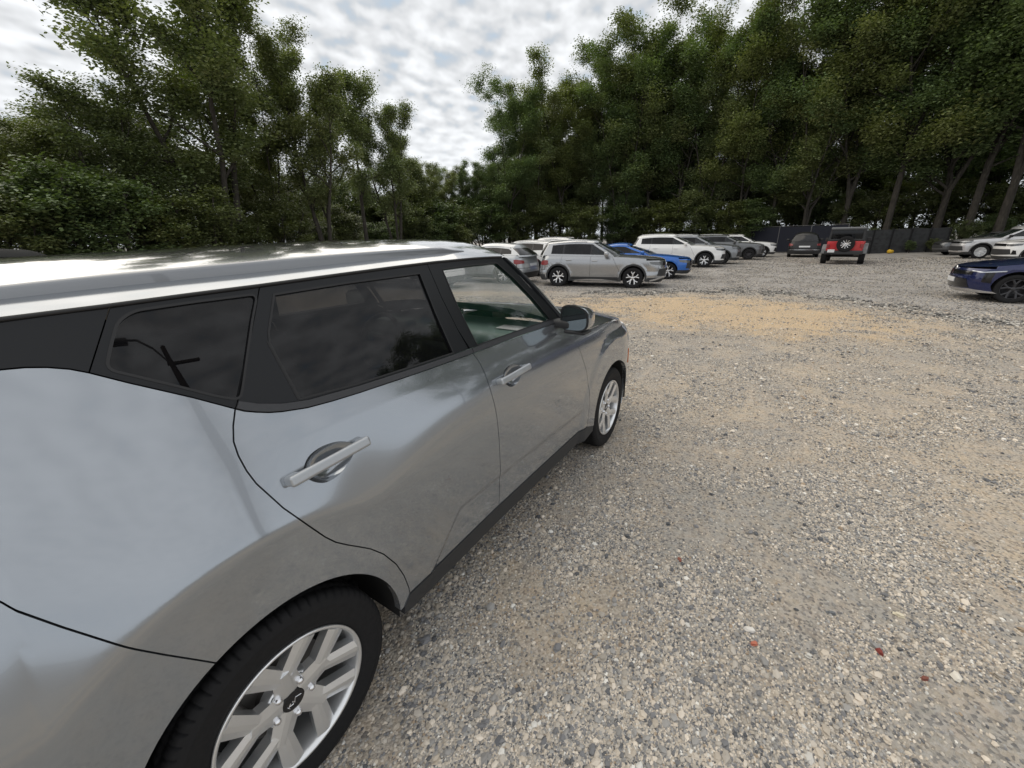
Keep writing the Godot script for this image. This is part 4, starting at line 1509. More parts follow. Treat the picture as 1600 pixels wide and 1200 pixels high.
func make_parked_cars() -> void:
	var p: Dictionary
	# silver crossover, side on
	p = suv({"paint": "silver_paint", "cell": 0.06, "sill_strip": true, "wb": 2.70, "fo": 1.03, "ro": 0.88, "badge": 0.80, "d_pillar": 0.22, "H": 1.67, "edge": 1.53})
	p.face = suv_face(p, 0.80)
	p.face.append(["chin_guard", "satin_metal", "across", 1, [0.12, 0.30, 0.60, 0.42, 1.0, 0.40, 1.0, 0.345, 0.62, 0.36, 0.16, 0.25], 0.016])
	var dir := Vector2(0.173, 0.985).normalized()
	make_car("silver_crossover", "silver crossover with black wheel arches, two-tone wheels and silver sill strip", p, on_ground(14.68, -5.34), dir)
	# blue saloon beyond it
	p = suv({"paint": "blue_paint", "sedan": true, "W": 1.81, "H": 1.45, "wb": 2.71, "fo": 0.90, "ro": 1.03, "tr": 0.325, "belt": 0.95, "edge": 1.32, "nose": 0.80, "cowl": 1.88, "atop": 0.95, "dbot": -0.55, "dtop": 0.15, "clad": false, "rails": false, "sill": 0.30, "rear_lean": 0.05, "hood_crown": 0.05, "cell": 0.08})
	p.face = suv_face(p, 0.66)
	p.face.append(["grille_frame", "gloss_black", "across", 1, [0.55, 0.40, 1.0, 0.38, 1.0, 0.76, 0.68, 0.74], 0.010])
	make_car("blue_sedan", "bright blue saloon parked between the silver crossover and the white one", p, on_ground(18.1, -4.95), Vector2(0.17, 0.985).normalized())
	# white crossover
	p = suv({"paint": "white_paint", "W": 1.92, "H": 1.70, "wb": 2.85, "fo": 0.98, "ro": 1.02, "tr": 0.37, "belt": 1.08, "edge": 1.54, "nose": 0.96, "cowl": 2.10, "clad": true, "rail": "satin_metal", "spoke": "alloy_silver", "cell": 0.08})
	p.face = suv_face(p, 0.84)
	p.face.append(["spindle_grille", "gloss_black", "across", 1, [0.70, 0.40, 1.0, 0.38, 1.0, 0.84, 0.78, 0.80, 0.82, 0.66], 0.012])
	make_car("white_crossover", "large white crossover with silver roof rails beside the blue saloon", p, on_ground(23.97, -4.62), Vector2(0.16, 0.987).normalized())
	# grey crossovers further along
	p = suv({"paint": "mid_grey_paint", "H": 1.68, "W": 1.84, "spoke": "alloy_dark", "barrel": "alloy_dark", "rail": "satin_metal"})
	p.face = suv_face(p, 0.82)
	make_car("grey_crossover", "mid grey crossover with silver roof rails parked next to the large white one", p, on_ground(26.9, -3.93), Vector2(0.14, 0.99).normalized())
	p = suv({"paint": "dark_grey_paint", "H": 1.66, "W": 1.86, "rim_style": 2, "spoke": "alloy_dark"})
	p.face = suv_face(p, 0.82)
	make_car("dark_grey_crossover", "dark grey crossover in the row, next to the last white car by the fence", p, on_ground(32.3, -3.0), Vector2(0.14, 0.99).normalized())
	p = suv({"paint": "white_paint", "H": 1.64, "W": 1.86, "rail": "gloss_black"})
	p.face = suv_face(p, 0.80)
	p.face.append(["spindle_grille", "gloss_black", "across", 1, [0.66, 0.42, 1.0, 0.40, 1.0, 0.82, 0.76, 0.80, 0.80, 0.64], 0.012])
	make_car("small_white_crossover", "white crossover at the end of the row in front of the dark fence", p, on_ground(36.2, -2.4), Vector2(0.14, 0.99).normalized())
	# the row behind, tail to tail with the silver crossover
	p = suv({"paint": "pale_grey_paint", "H": 1.58, "W": 1.86, "belt": 1.05, "edge": 1.42, "dbot": -0.70, "dtop": -0.20, "atop": 1.1, "rails": false, "tr": 0.35, "cell": 0.07})
	p.face = suv_face(p, 0.80)
	p.face.append(["rear_spoiler", "pale_grey_paint", "across", 2, [0.10, 1.0, 1.0, 1.0, 1.0, 1.06, 0.10, 1.06], 0.016])
	make_car("pale_grey_hatchback", "pale grey sloping-back car showing its red tail lamps behind the silver crossover", p, on_ground(14.6, -7.70), Vector2(-0.10, -0.995).normalized())
	p = suv({"paint": "white_paint", "H": 1.62})
	p.face = suv_face(p, 0.82)
	make_car("white_hatchback", "white car next to the pale grey one in the far row", p, on_ground(17.9, -8.1), Vector2(-0.08, -0.997).normalized())
	p = suv({"paint": "white_paint", "H": 1.56, "rails": false, "edge": 1.40})
	p.face = suv_face(p, 0.80)
	make_car("low_white_hatchback", "low white car in the far row seen over the grey hatchback's roof end", p, on_ground(11.6, -9.3), Vector2(-0.08, -0.997).normalized())
	p = suv({"paint": "silver_paint", "H": 1.68})
	p.face = suv_face(p, 0.82)
	make_car("pale_silver_crossover", "pale silver crossover furthest along the far row behind the white cars", p, on_ground(21.2, -8.6), Vector2(-0.08, -0.997).normalized())
	# over the roof, at the lot's other side
	p = suv({"paint": "dull_charcoal_paint", "H": 1.64, "rails": false})
	p.face = suv_face(p, 0.82)
	make_car("charcoal_crossover", "charcoal car of which only the roof shows over the grey hatchback", p, on_ground(0.50, -7.0), Vector2(-1.0, 0.0).normalized())
	# by the fence
	p = suv({"paint": "black_paint", "H": 1.70, "W": 1.88, "tr": 0.37, "rail": "gloss_black", "mirror": "black_paint"})
	p.face = suv_face(p, 0.86)
	p.face.append(["rear_strip", "satin_metal", "across", 2, [0.20, 0.50, 1.0, 0.50, 1.0, 0.53, 0.20, 0.53], 0.014])
	make_car("black_crossover", "black crossover parked nose to the dark fence, showing its tail", p, on_ground(36.7, 2.85), Vector2(1.0, 0.0).normalized())
	p = suv({"paint": "warm_silver_paint", "H": 1.70, "W": 1.86, "tr": 0.365, "rim": 0.24, "rim_style": 2, "spoke": "alloy_silver", "barrel": "alloy_silver", "mirror": "gloss_black", "roof_paint": "warm_silver_paint", "cell": 0.07})
	p.face = suv_face(p, 0.82)
	p.face.append(["chrome_chin", "chrome", "across", 1, [0.22, 0.38, 0.60, 0.42, 1.0, 0.42, 1.0, 0.34, 0.5, 0.33], 0.014])
	make_car("silver_suv", "silver crossover with black arches facing the lot by the trees", p, on_ground(34.25, 13.4), Vector2(-0.06, -0.998).normalized())
	p = suv({"paint": "white_paint", "H": 1.62, "W": 1.82})
	p.face = suv_face(p, 0.80)
	p.face.append(["fog_lamp_recess", "gloss_black", "pair", 1, [0.16, 0.44, 0.34, 0.44, 0.30, 0.62, 0.20, 0.60], 0.010])
	make_car("white_suv", "white crossover nose beside the silver one, behind the navy saloon", p, on_ground(28.3, 13.5), Vector2(-0.05, -0.999).normalized())
	p = suv({"paint": "dark_grey_paint", "sedan": true, "W": 1.80, "H": 1.42, "wb": 2.7, "tr": 0.32, "belt": 0.93, "edge": 1.30, "nose": 0.78, "cowl": 1.9, "atop": 1.0, "dbot": -0.5, "dtop": 0.2, "clad": false, "rails": false, "sill": 0.30})
	p.face = suv_face(p, 0.64)
	make_car("charcoal_sedan", "low charcoal car in the shade by the tree trunk and grey wall", p, on_ground(38.8, 13.6), Vector2(-0.06, -0.998).normalized())
	# navy saloon at the picture's edge
	p = suv({"paint": "navy_paint", "sedan": true, "W": 1.85, "H": 1.43, "wb": 2.72, "fo": 0.90, "ro": 1.08, "tr": 0.325, "rim": 0.225, "belt": 0.95, "edge": 1.30, "nose": 0.76, "cowl": 1.90, "atop": 0.98, "dbot": -0.5, "dtop": 0.2, "clad": false, "rails": false, "sill": 0.28, "hood_curve": 1.5, "hood_crown": 0.07, "spoke": "alloy_dark", "barrel": "alloy_dark", "rim_style": 3, "cell": 0.05, "lf": 0.62})
	p.face = [
		["head_lamp", "gloss_black", "pair", 1, [0.10, 0.44, 0.24, 0.46, 0.24, 0.68, 0.10, 0.70], 0.006],
		["lamp_strip", "lamp_bowl", "pair", 1, [-0.02, 0.705, 0.30, 0.67, 0.50, 0.70, 0.50, 0.715, 0.28, 0.695, -0.02, 0.73], 0.010],
		["upper_grille", "gloss_black", "across", 1, [0.46, 0.62, 1.0, 0.60, 1.0, 0.70, 0.46, 0.70], 0.006],
		["lower_grille", "gloss_black", "across", 1, [0.46, 0.32, 1.0, 0.30, 1.0, 0.54, 0.52, 0.52], 0.006],
		["chin_guard", "satin_metal", "across", 1, [0.06, 0.215, 0.50, 0.22, 1.0, 0.20, 1.0, 0.28, 0.46, 0.30, 0.10, 0.25], 0.014],
		["front_plate", "plate_white", "across", 1, [0.84, 0.42, 1.0, 0.42, 1.0, 0.52, 0.84, 0.52], 0.020],
		["tail_lamp", "tail_lamp_red", "pair", 2, [0.0, 0.74, 0.5, 0.78, 0.5, 0.86, 0.0, 0.88], 0.008],
		["arch_lip", "black_plastic", "pair", 0, [], 0.0],
	]
	p.face.pop_back()
	p.badge = 0.735
	var navy := make_car("navy_sedan", "navy blue saloon with black wheels and silver chin at the gravel edge", p, on_ground(14.8, 9.17), Vector2(0.03, -0.9995).normalized())

# ---------------------------------------------------------------- the red off-roader

func make_jeep() -> void:
	var car := thing("red_off_roader", "red boxy off-roader with black hardtop and spare wheel on its tail", "car", on_ground(28.70, 4.45), atan2(-0.12, 0.993))
	var red: Material = M.red_paint
	var blk: Material = M.black_plastic
	var tub := MB.new()
	rbox(tub, Vector3(0.95, 0.86, 0), Vector3(3.0, 0.62, 1.56), 0.06)
	rbox(tub, Vector3(-0.50, 0.86, 0), Vector3(0.30, 0.62, 1.50), 0.05)
	put(tub, "body", red, car)
	var hood := MB.new()
	rbox(hood, Vector3(2.75, 0.92, 0), Vector3(1.15, 0.50, 1.30), 0.08)
	put(hood, "bonnet", red, car)
	var gate := MB.new()
	rbox(gate, Vector3(-0.645, 0.90, 0), Vector3(0.05, 0.50, 1.24), 0.02)
	put(gate, "tailgate", red, car)
	for s in [1.0, -1.0]:
		for k in 2:
			var dm := MB.new()
			rbox(dm, Vector3(0.62 + 0.98 * k, 0.88, s * 0.785), Vector3(0.94, 0.54, 0.04), 0.018)
			put(dm, "door", red, car)
			var wm := MB.new()
			rbox(wm, Vector3(0.62 + 0.94 * k, 1.43, s * 0.715), Vector3(0.80, 0.36, 0.02), 0.008, Basis(Vector3.RIGHT, -0.10 * s))
			put(wm, "side_window", M.tinted_glass, car)
		var tl := MB.new()
		rbox(tl, Vector3(-0.66, 0.93, s * 0.70), Vector3(0.06, 0.19, 0.12), 0.015)
		put(tl, "tail_lamp", M.tail_lamp_red, car)
		for wx in [0.0, 2.95]:
			var fl := MB.new()
			var pts := []
			for k in 9:
				var a := lerpf(0.05, PI - 0.05, k / 8.0)
				pts.append(Vector3(wx + 0.56 * cos(a), 0.46 + 0.52 * pow(sin(a), 0.6), s * 0.86))
			for k in 8:
				var a: Vector3 = pts[k]
				var c: Vector3 = pts[k + 1]
				var d := (c - a).normalized()
				rbox(fl, (a + c) * 0.5, Vector3((c - a).length() + 0.03, 0.05, 0.20), 0.02, Basis(d, Vector3(0, 0, 1).cross(d).normalized(), Vector3(0, 0, 1)), 2)
			put(fl, "wheel_flare", M.grey_fender_plastic, car)
			small_wheel(car, Vector3(wx, 0.396, s * 0.80), s, 0.40, 0.225, 0.27, 1, "alloy_dark", "alloy_dark")
		var mm := MB.new()
		rbox(mm, Vector3(1.95, 1.22, s * 0.93), Vector3(0.10, 0.20, 0.20), 0.03)
		put(mm, "door_mirror", blk, car)
	# hardtop: roof, posts, rear glass
	var top := MB.new()
	rbox(top, Vector3(0.72, 1.80, 0), Vector3(2.72, 0.10, 1.44), 0.045)
	put(top, "roof", M.grey_fender_plastic, car)
	var posts := MB.new()
	for s in [1.0, -1.0]:
		rbox(posts, Vector3(-0.56, 1.48, s * 0.68), Vector3(0.16, 0.62, 0.10), 0.03, Basis(Vector3.RIGHT, -0.08 * s))
		rbox(posts, Vector3(1.12, 1.48, s * 0.70), Vector3(0.10, 0.62, 0.07), 0.02, Basis(Vector3.RIGHT, -0.08 * s))
		rbox(posts, Vector3(2.05, 1.48, s * 0.68), Vector3(0.08, 0.66, 0.07), 0.02, Basis(Vector3(0, 0, 1), 0.25))
	rbox(posts, Vector3(-0.60, 1.22, 0), Vector3(0.10, 0.10, 1.42), 0.03)
	rbox(posts, Vector3(-0.60, 1.73, 0), Vector3(0.12, 0.08, 1.40), 0.03)
	put(posts, "hardtop_frame", blk, car)
	var rg := MB.new()
	rbox(rg, Vector3(-0.63, 1.47, 0), Vector3(0.02, 0.46, 1.26), 0.008)
	put(rg, "rear_window", M.tinted_glass, car)
	var ws := MB.new()
	rbox(ws, Vector3(2.06, 1.48, 0), Vector3(0.02, 0.60, 1.30), 0.008, Basis(Vector3(0, 0, 1), 0.25))
	put(ws, "windscreen", M.windscreen_glass, car)
	var seats := MB.new()
	for z in [0.36, -0.36]:
		rbox(seats, Vector3(0.95, 1.20, z), Vector3(0.16, 0.7, 0.48), 0.06)
	rbox(seats, Vector3(0.05, 1.12, 0), Vector3(0.16, 0.6, 1.1), 0.06)
	put(seats, "seats", M.seat_fabric, car)
	var bm := MB.new()
	rbox(bm, Vector3(-0.76, 0.60, 0), Vector3(0.22, 0.20, 1.62), 0.05)
	put(bm, "rear_bumper", blk, car)
	var fbm := MB.new()
	rbox(fbm, Vector3(3.42, 0.60, 0), Vector3(0.20, 0.20, 1.60), 0.05)
	put(fbm, "front_bumper", blk, car)
	var ax := MB.new()
	tube(ax, [Vector3(0, 0.40, -0.75), Vector3(0, 0.40, 0.75)], [0.05, 0.05], 8)
	rbox(ax, Vector3(1.3, 0.50, 0), Vector3(3.3, 0.14, 0.9), 0.04)
	tube(ax, [Vector3(2.95, 0.40, -0.75), Vector3(2.95, 0.40, 0.75)], [0.05, 0.05], 8)
	put(ax, "chassis", M.underbody_black, car)
	var pl := MB.new()
	rbox(pl, Vector3(-0.885, 0.68, -0.52), Vector3(0.02, 0.15, 0.30), 0.006)
	put(pl, "rear_plate", M.plate_white, car)
	var spare := small_wheel(car, Vector3(-0.80, 1.02, 0.03), 1.0, 0.385, 0.225, 0.25, 2, "alloy_dark", "alloy_bright", -PI / 2)
	spare.name = "spare_wheel"

# ---------------------------------------------------------------- the ground

func sstep(a: float, b: float, x: float) -> float:
	return smoothstep(a, b, x) if a < b else 1.0 - smoothstep(b, a, x)

func ground_height(x: float, z: float) -> float:
	return 0.06 * sstep(16, 26, x) + 0.11 * sstep(5, 11, z) * sstep(18, 28, x) - 0.10 * sstep(7, 12, x) * (1.0 - sstep(15, 23, x)) * sstep(2, -3, z)

func ground_bumps(x: float, z: float) -> float:
	# small dips and swells, flat under the grey hatchback
	var clear := sstep(0.9, 1.6, maxf(absf(x - 1.3) - 2.2, absf(z) - 0.3) + 0.6)
	return ground_noise.get_noise_2d(x, z) * 0.022 * clear * (1.0 - sstep(9.0, 14.0, Vector2(x, z - 2).length()))

func sandy(x: float, z: float) -> float:
	var m := patch_noise.get_noise_2d(x * 4.3 + 31.0, z * 4.3 - 7.0)
	var f := patch_noise.get_noise_2d(x * 17.0 - 11.0, z * 17.0 + 3.0)
	var sx := (x - 10.0 + 0.10 * (z - 1.0)) / 2.6
	var sz := (z - 0.5) / 3.8
	return clampf(1.45 - (sx * sx + sz * sz) * 1.1 + m * 0.8 + f * 0.3, 0.0, 1.0)

# the soil's colour: tan dust, grey gravel, a sandy orange patch and a grey lane beyond it
func soil(x: float, z: float) -> Color:
	var n := patch_noise.get_noise_2d(x * 1.0, z * 1.0)
	var m := patch_noise.get_noise_2d(x * 4.3 + 31.0, z * 4.3 - 7.0)
	var f := patch_noise.get_noise_2d(x * 17.0 - 11.0, z * 17.0 + 3.0)
	var tan_c := Vector3(0.52, 0.455, 0.375)
	var grey_c := Vector3(0.41, 0.385, 0.352)
	var c := tan_c.lerp(grey_c, clampf(0.45 + n * 1.1 + m * 0.8 + f * 0.35, 0.0, 1.0))
	# the lane: beyond a ragged edge that curves across the lot
	var edge := 14.4 - 0.16 * (z - 0.6) * (z - 0.6) if z > 0.6 else 14.4 - 0.42 * (0.6 - z)
	var wob := m * 0.55 + f * 0.35
	var lane := sstep(edge - 0.25, edge + 0.35, x + wob)
	c = c.lerp(Vector3(0.375, 0.362, 0.35) * (1.0 + 0.30 * m + 0.16 * n + 0.22 * f), lane * 0.92)
	# the sandy patch
	var sand := sandy(x, z) * (1.0 - lane)
	c = c.lerp(Vector3(0.66, 0.51, 0.335), sand * 0.9)
	return Color(c.x, c.y, c.z)

func make_ground() -> void:
	ground_noise.noise_type = FastNoiseLite.TYPE_SIMPLEX_SMOOTH
	ground_noise.frequency = 0.8
	ground_noise.fractal_octaves = 4
	ground_noise.seed = 4
	patch_noise.noise_type = FastNoiseLite.TYPE_SIMPLEX_SMOOTH
	patch_noise.frequency = 0.22
	patch_noise.fractal_octaves = 3
	patch_noise.seed = 8
	var nx := 420
	var nz := 400
	var xs := PackedFloat32Array()
	var zs := PackedFloat32Array()
	for i in nx + 1:
		var t := float(i) / nx * 2.0 - 0.9
		xs.append(2.0 + sinh(t * 6.0) * 0.58)
	for j in nz + 1:
		var t := float(j) / nz * 2.0 - 1.0
		zs.append(2.0 + sinh(t * 6.4) * 0.62)
	var v := PackedVector3Array()
	var n := PackedVector3Array()
	var c := PackedColorArray()
	var uv := PackedVector2Array()
	var uv2 := PackedVector2Array()
	var ix := PackedInt32Array()
	for j in nz + 1:
		for i in nx + 1:
			var x := xs[i]
			var z := zs[j]
			v.append(Vector3(x, ground_height(x, z) + ground_bumps(x, z), z))
			c.append(soil(x, z))
			uv.append(Vector2(x, z) / 1.15)
			uv2.append(Vector2(x + 0.23 * z, z - 0.19 * x) / 3.7)
	for j in nz + 1:
		for i in nx + 1:
			var a := v[j * (nx + 1) + maxi(i - 1, 0)]
			var b := v[j * (nx + 1) + mini(i + 1, nx)]
			var d := v[maxi(j - 1, 0) * (nx + 1) + i]
			var e := v[mini(j + 1, nz) * (nx + 1) + i]
			n.append((e - d).cross(b - a).normalized())
	for j in nz:
		for i in nx:
			var q := j * (nx + 1) + i
			ix.append_array([q, q + 1, q + nx + 2, q, q + nx + 2, q + nx + 1])
	var arr := []
	arr.resize(Mesh.ARRAY_MAX)
	arr[Mesh.ARRAY_VERTEX] = v
	arr[Mesh.ARRAY_NORMAL] = n
	arr[Mesh.ARRAY_COLOR] = c
	arr[Mesh.ARRAY_TEX_UV] = uv
	arr[Mesh.ARRAY_TEX_UV2] = uv2
	arr[Mesh.ARRAY_INDEX] = ix
	var me := ArrayMesh.new()
	me.add_surface_from_arrays(Mesh.PRIMITIVE_TRIANGLES, arr)
	var m := mat("gravel_soil", Color.WHITE, 0.95)
	m.vertex_color_use_as_albedo = true
	var cellv := FastNoiseLite.new()
	cellv.noise_type = FastNoiseLite.TYPE_CELLULAR
	cellv.cellular_return_type = FastNoiseLite.RETURN_CELL_VALUE
	cellv.cellular_distance_function = FastNoiseLite.DISTANCE_EUCLIDEAN
	cellv.cellular_jitter = 1.0
	cellv.frequency = 0.095
	cellv.fractal_type = FastNoiseLite.FRACTAL_NONE
	cellv.seed = 17
	# every small stone its own tone: most near the soil's, some slate, some pale
	m.albedo_texture = noise_tex(cellv, 1024, ramp_of([[0.0, lin(0.40, 0.41, 0.43)], [0.12, lin(0.60, 0.60, 0.61)], [0.3, lin(0.82, 0.80, 0.77)], [0.62, lin(0.95, 0.93, 0.90)], [0.80, lin(1.0, 0.98, 0.95)], [0.93, lin(1.0, 1.0, 1.0)], [1.0, lin(1.0, 1.0, 1.0)]]))
	var dn := FastNoiseLite.new()
	dn.noise_type = FastNoiseLite.TYPE_SIMPLEX_SMOOTH
	dn.frequency = 0.03
	dn.fractal_octaves = 6
	dn.fractal_gain = 0.65
	dn.seed = 23
	m.detail_enabled = true
	m.detail_blend_mode = BaseMaterial3D.BLEND_MODE_MUL
	m.detail_uv_layer = BaseMaterial3D.DETAIL_UV_2
	m.detail_albedo = noise_tex(dn, 1024, ramp_of([[0.0, lin(1.0, 0.94, 0.86)], [0.35, lin(1.0, 0.97, 0.93)], [0.55, lin(0.94, 0.95, 0.96)], [1.0, lin(0.90, 0.93, 0.97)]]))
	var hn := FastNoiseLite.new()
	hn.noise_type = FastNoiseLite.TYPE_CELLULAR
	hn.cellular_return_type = FastNoiseLite.RETURN_DISTANCE
	hn.frequency = 0.095
	hn.cellular_jitter = 1.0
	hn.fractal_type = FastNoiseLite.FRACTAL_FBM
	hn.fractal_octaves = 2
	hn.seed = 17
	m.heightmap_enabled = true
	m.heightmap_texture = noise_tex(hn, 1024)
	m.heightmap_scale = 0.7
	m.heightmap_flip_texture = true
	var o := put_mesh(me, "ground", m, self)
	o.set_meta("kind", "structure")
	o.set_meta("label", "tan and grey gravel lot with a sandy orange patch")
	o.set_meta("category", "ground")

# ---------------------------------------------------------------- loose gravel

func stone_mesh(sd: int, flat: float) -> ArrayMesh:
	var r := RandomNumberGenerator.new()
	r.seed = sd
	var mb := MB.new()
	var rings := [[1.0, 0.0, 1], [0.62, 0.78, 5], [-0.2, 1.0, 6], [-0.8, 0.55, 5]]
	var pts := []
	for q in rings:
		var row := []
		var ph := r.randf() * TAU
		for k in q[2]:
			var a: float = TAU * k / q[2] + ph + r.randf_range(-0.25, 0.25)
			var s := r.randf_range(0.78, 1.15)
			row.append(Vector3(cos(a) * q[1] * s, q[0] * flat * r.randf_range(0.85, 1.1), sin(a) * q[1] * s * 0.85))
		pts.append(row)
	for i in pts.size() - 1:
		var a: Array = pts[i]
		var b: Array = pts[i + 1]
		var n := 30
		# stitch rings of unequal count
		var ia := 0
		var ib := 0
		while ia < a.size() or ib < b.size():
			var pa: Vector3 = a[ia % a.size()]
			var pb: Vector3 = b[ib % b.size()]
			if ib < b.size() and (ia >= a.size() or a.size() == 1 or float(ib) / b.size() <= float(ia) / a.size()):
				var nb: Vector3 = b[(ib + 1) % b.size()]
				mb.flat_tri(pa, pb, nb, pa + pb + nb)
				ib += 1
			else:
				if a.size() > 1:
					var na: Vector3 = a[(ia + 1) % a.size()]
					mb.flat_tri(pa, pb, na, pa + pb + na)
				ia += 1
			n -= 1
			if n < 0:
				break
	return mb.mesh()

func make_gravel() -> void:
	rng.seed = 99
	var stone_m := mat("loose_stone", Color.WHITE, 0.85)
	stone_m.vertex_color_use_as_albedo = true
	var tones := [Vector3(0.20, 0.20, 0.205), Vector3(0.32, 0.31, 0.295), Vector3(0.46, 0.42, 0.365), Vector3(0.55, 0.485, 0.40), Vector3(0.66, 0.59, 0.50), Vector3(0.11, 0.113, 0.12), Vector3(0.70, 0.68, 0.63), Vector3(0.36, 0.28, 0.20)]
	var weight := [0.15, 0.35, 0.57, 0.76, 0.88, 0.94, 0.98, 1.01]
	var eye := Vector2(-0.33, 1.86)
	for variant in 4:
		var buf := PackedFloat32Array()
		var count := 0
		while count < GRAVEL_EACH:
			# thick near the camera, thinning outwards
			var d := 0.55 + 12.5 * pow(rng.randf(), 1.75)
			var az := rng.randf_range(-1.35 if d < 2.2 else -0.72, 0.80 if d < 2.2 else 0.62)
			var x := eye.x + cos(az) * d
			var z := eye.y + sin(az) * d
			var inside := x > -0.9 and x < 3.4 and absf(z) < 0.86
			if inside and z < 0.2:
				continue
			var clump := 0.42 + 1.3 * patch_noise.get_noise_2d(x * 6.0, z * 6.0) + 0.6 * patch_noise.get_noise_2d(x * 1.7, z * 1.7)
			if rng.randf() > clampf(clump, 0.06, 1.0) * (1.0 - 0.85 * sandy(x, z)):
				continue
			var s := 0.0027 + 0.0040 * pow(rng.randf(), 2.2) + 0.0006 * d
			if rng.randf() < 0.035:
				s *= rng.randf_range(1.6, 2.9)
			var pick := rng.randf()
			var k := 0
			while pick > weight[k]:
				k += 1
			var col: Vector3 = tones[k] * rng.randf_range(0.82, 1.18)
			var bs := Basis.from_euler(Vector3(rng.randf_range(-0.35, 0.35), rng.randf() * TAU, rng.randf_range(-0.35, 0.35))).scaled(Vector3(s * rng.randf_range(0.9, 1.5), s, s * rng.randf_range(0.8, 1.2)))
			var y := ground_height(x, z) + ground_bumps(x, z) + s * 0.12
			buf.append_array([bs.x.x, bs.y.x, bs.z.x, x, bs.x.y, bs.y.y, bs.z.y, y, bs.x.z, bs.y.z, bs.z.z, z, col.x, col.y, col.z, 1.0])
			count += 1
		strew(variant, buf, count, stone_m)
	# coarser stones further off, and crumbs of broken asphalt along the lane's edge
	for variant in 2:
		var buf := PackedFloat32Array()
		var count := 0
		while count < (60000 if variant == 0 else 7000):
			var x := 0.0
			var z := 0.0
			var s := 0.0
			var col := Vector3.ZERO
			if variant == 0:
				var d := 9.0 + 27.0 * pow(rng.randf(), 1.2)
				var az := rng.randf_range(-0.62, 0.42)
				x = eye.x + cos(az) * d
				z = eye.y + sin(az) * d
				if rng.randf() > clampf(0.5 + 1.2 * patch_noise.get_noise_2d(x * 3.0, z * 3.0), 0.05, 1.0) - 0.8 * sandy(x, z):
					continue
				s = 0.006 + 0.008 * pow(rng.randf(), 2.0) + 0.0006 * d
				col = (tones[rng.randi() % 6] as Vector3) * rng.randf_range(0.8, 1.15)
			else:
				z = rng.randf_range(-3.5, 6.0)
				var edge := 14.4 - 0.16 * (z - 0.6) * (z - 0.6) if z > 0.6 else 14.4 - 0.42 * (0.6 - z)
				x = edge + rng.randfn() * 0.34 - 0.12 - 0.5 * patch_noise.get_noise_2d(z * 5.0, 3.0)
				if rng.randf() > clampf(0.4 + 1.6 * patch_noise.get_noise_2d(x * 5.0, z * 5.0), 0.04, 1.0):
					continue
				s = 0.012 + 0.035 * pow(rng.randf(), 2.5)
				col = [Vector3(0.09, 0.088, 0.085), Vector3(0.16, 0.155, 0.15), Vector3(0.30, 0.29, 0.27), Vector3(0.52, 0.49, 0.44)][rng.randi() % 4]
			var bs := Basis.from_euler(Vector3(rng.randf_range(-0.35, 0.35), rng.randf() * TAU, rng.randf_range(-0.35, 0.35))).scaled(Vector3(s * rng.randf_range(0.9, 1.6), s, s * rng.randf_range(0.8, 1.3)))
			var y := ground_height(x, z) + ground_bumps(x, z) + s * 0.1
			buf.append_array([bs.x.x, bs.y.x, bs.z.x, x, bs.x.y, bs.y.y, bs.z.y, y, bs.x.z, bs.y.z, bs.z.z, z, col.x, col.y, col.z, 1.0])
			count += 1
		strew(4 + variant, buf, count, stone_m)

func strew(variant: int, buf: PackedFloat32Array, count: int, stone_m: Material) -> void:
	var mm := MultiMesh.new()
	mm.transform_format = MultiMesh.TRANSFORM_3D
	mm.use_colors = true
	mm.mesh = stone_mesh(40 + variant, [0.55, 0.42, 0.7, 0.5, 0.5, 0.45][variant])
	mm.mesh.surface_set_material(0, stone_m)
	mm.instance_count = count
	mm.buffer = buf
	var o := MultiMeshInstance3D.new()
	o.name = numbered("gravel")
	o.multimesh = mm
	o.set_meta("kind", "stuff")
	o.set_meta("label", ["loose grey and tan gravel strewn over the lot", "flat chips of loose gravel on the lot", "rounded loose gravel stones on the lot", "small mixed gravel stones on the lot", "coarse stones on the lot before the parked row", "crumbs of broken asphalt along the sandy patch"][variant])
	o.set_meta("category", "gravel")
	add_child(o)

const GRAVEL_EACH := 78000

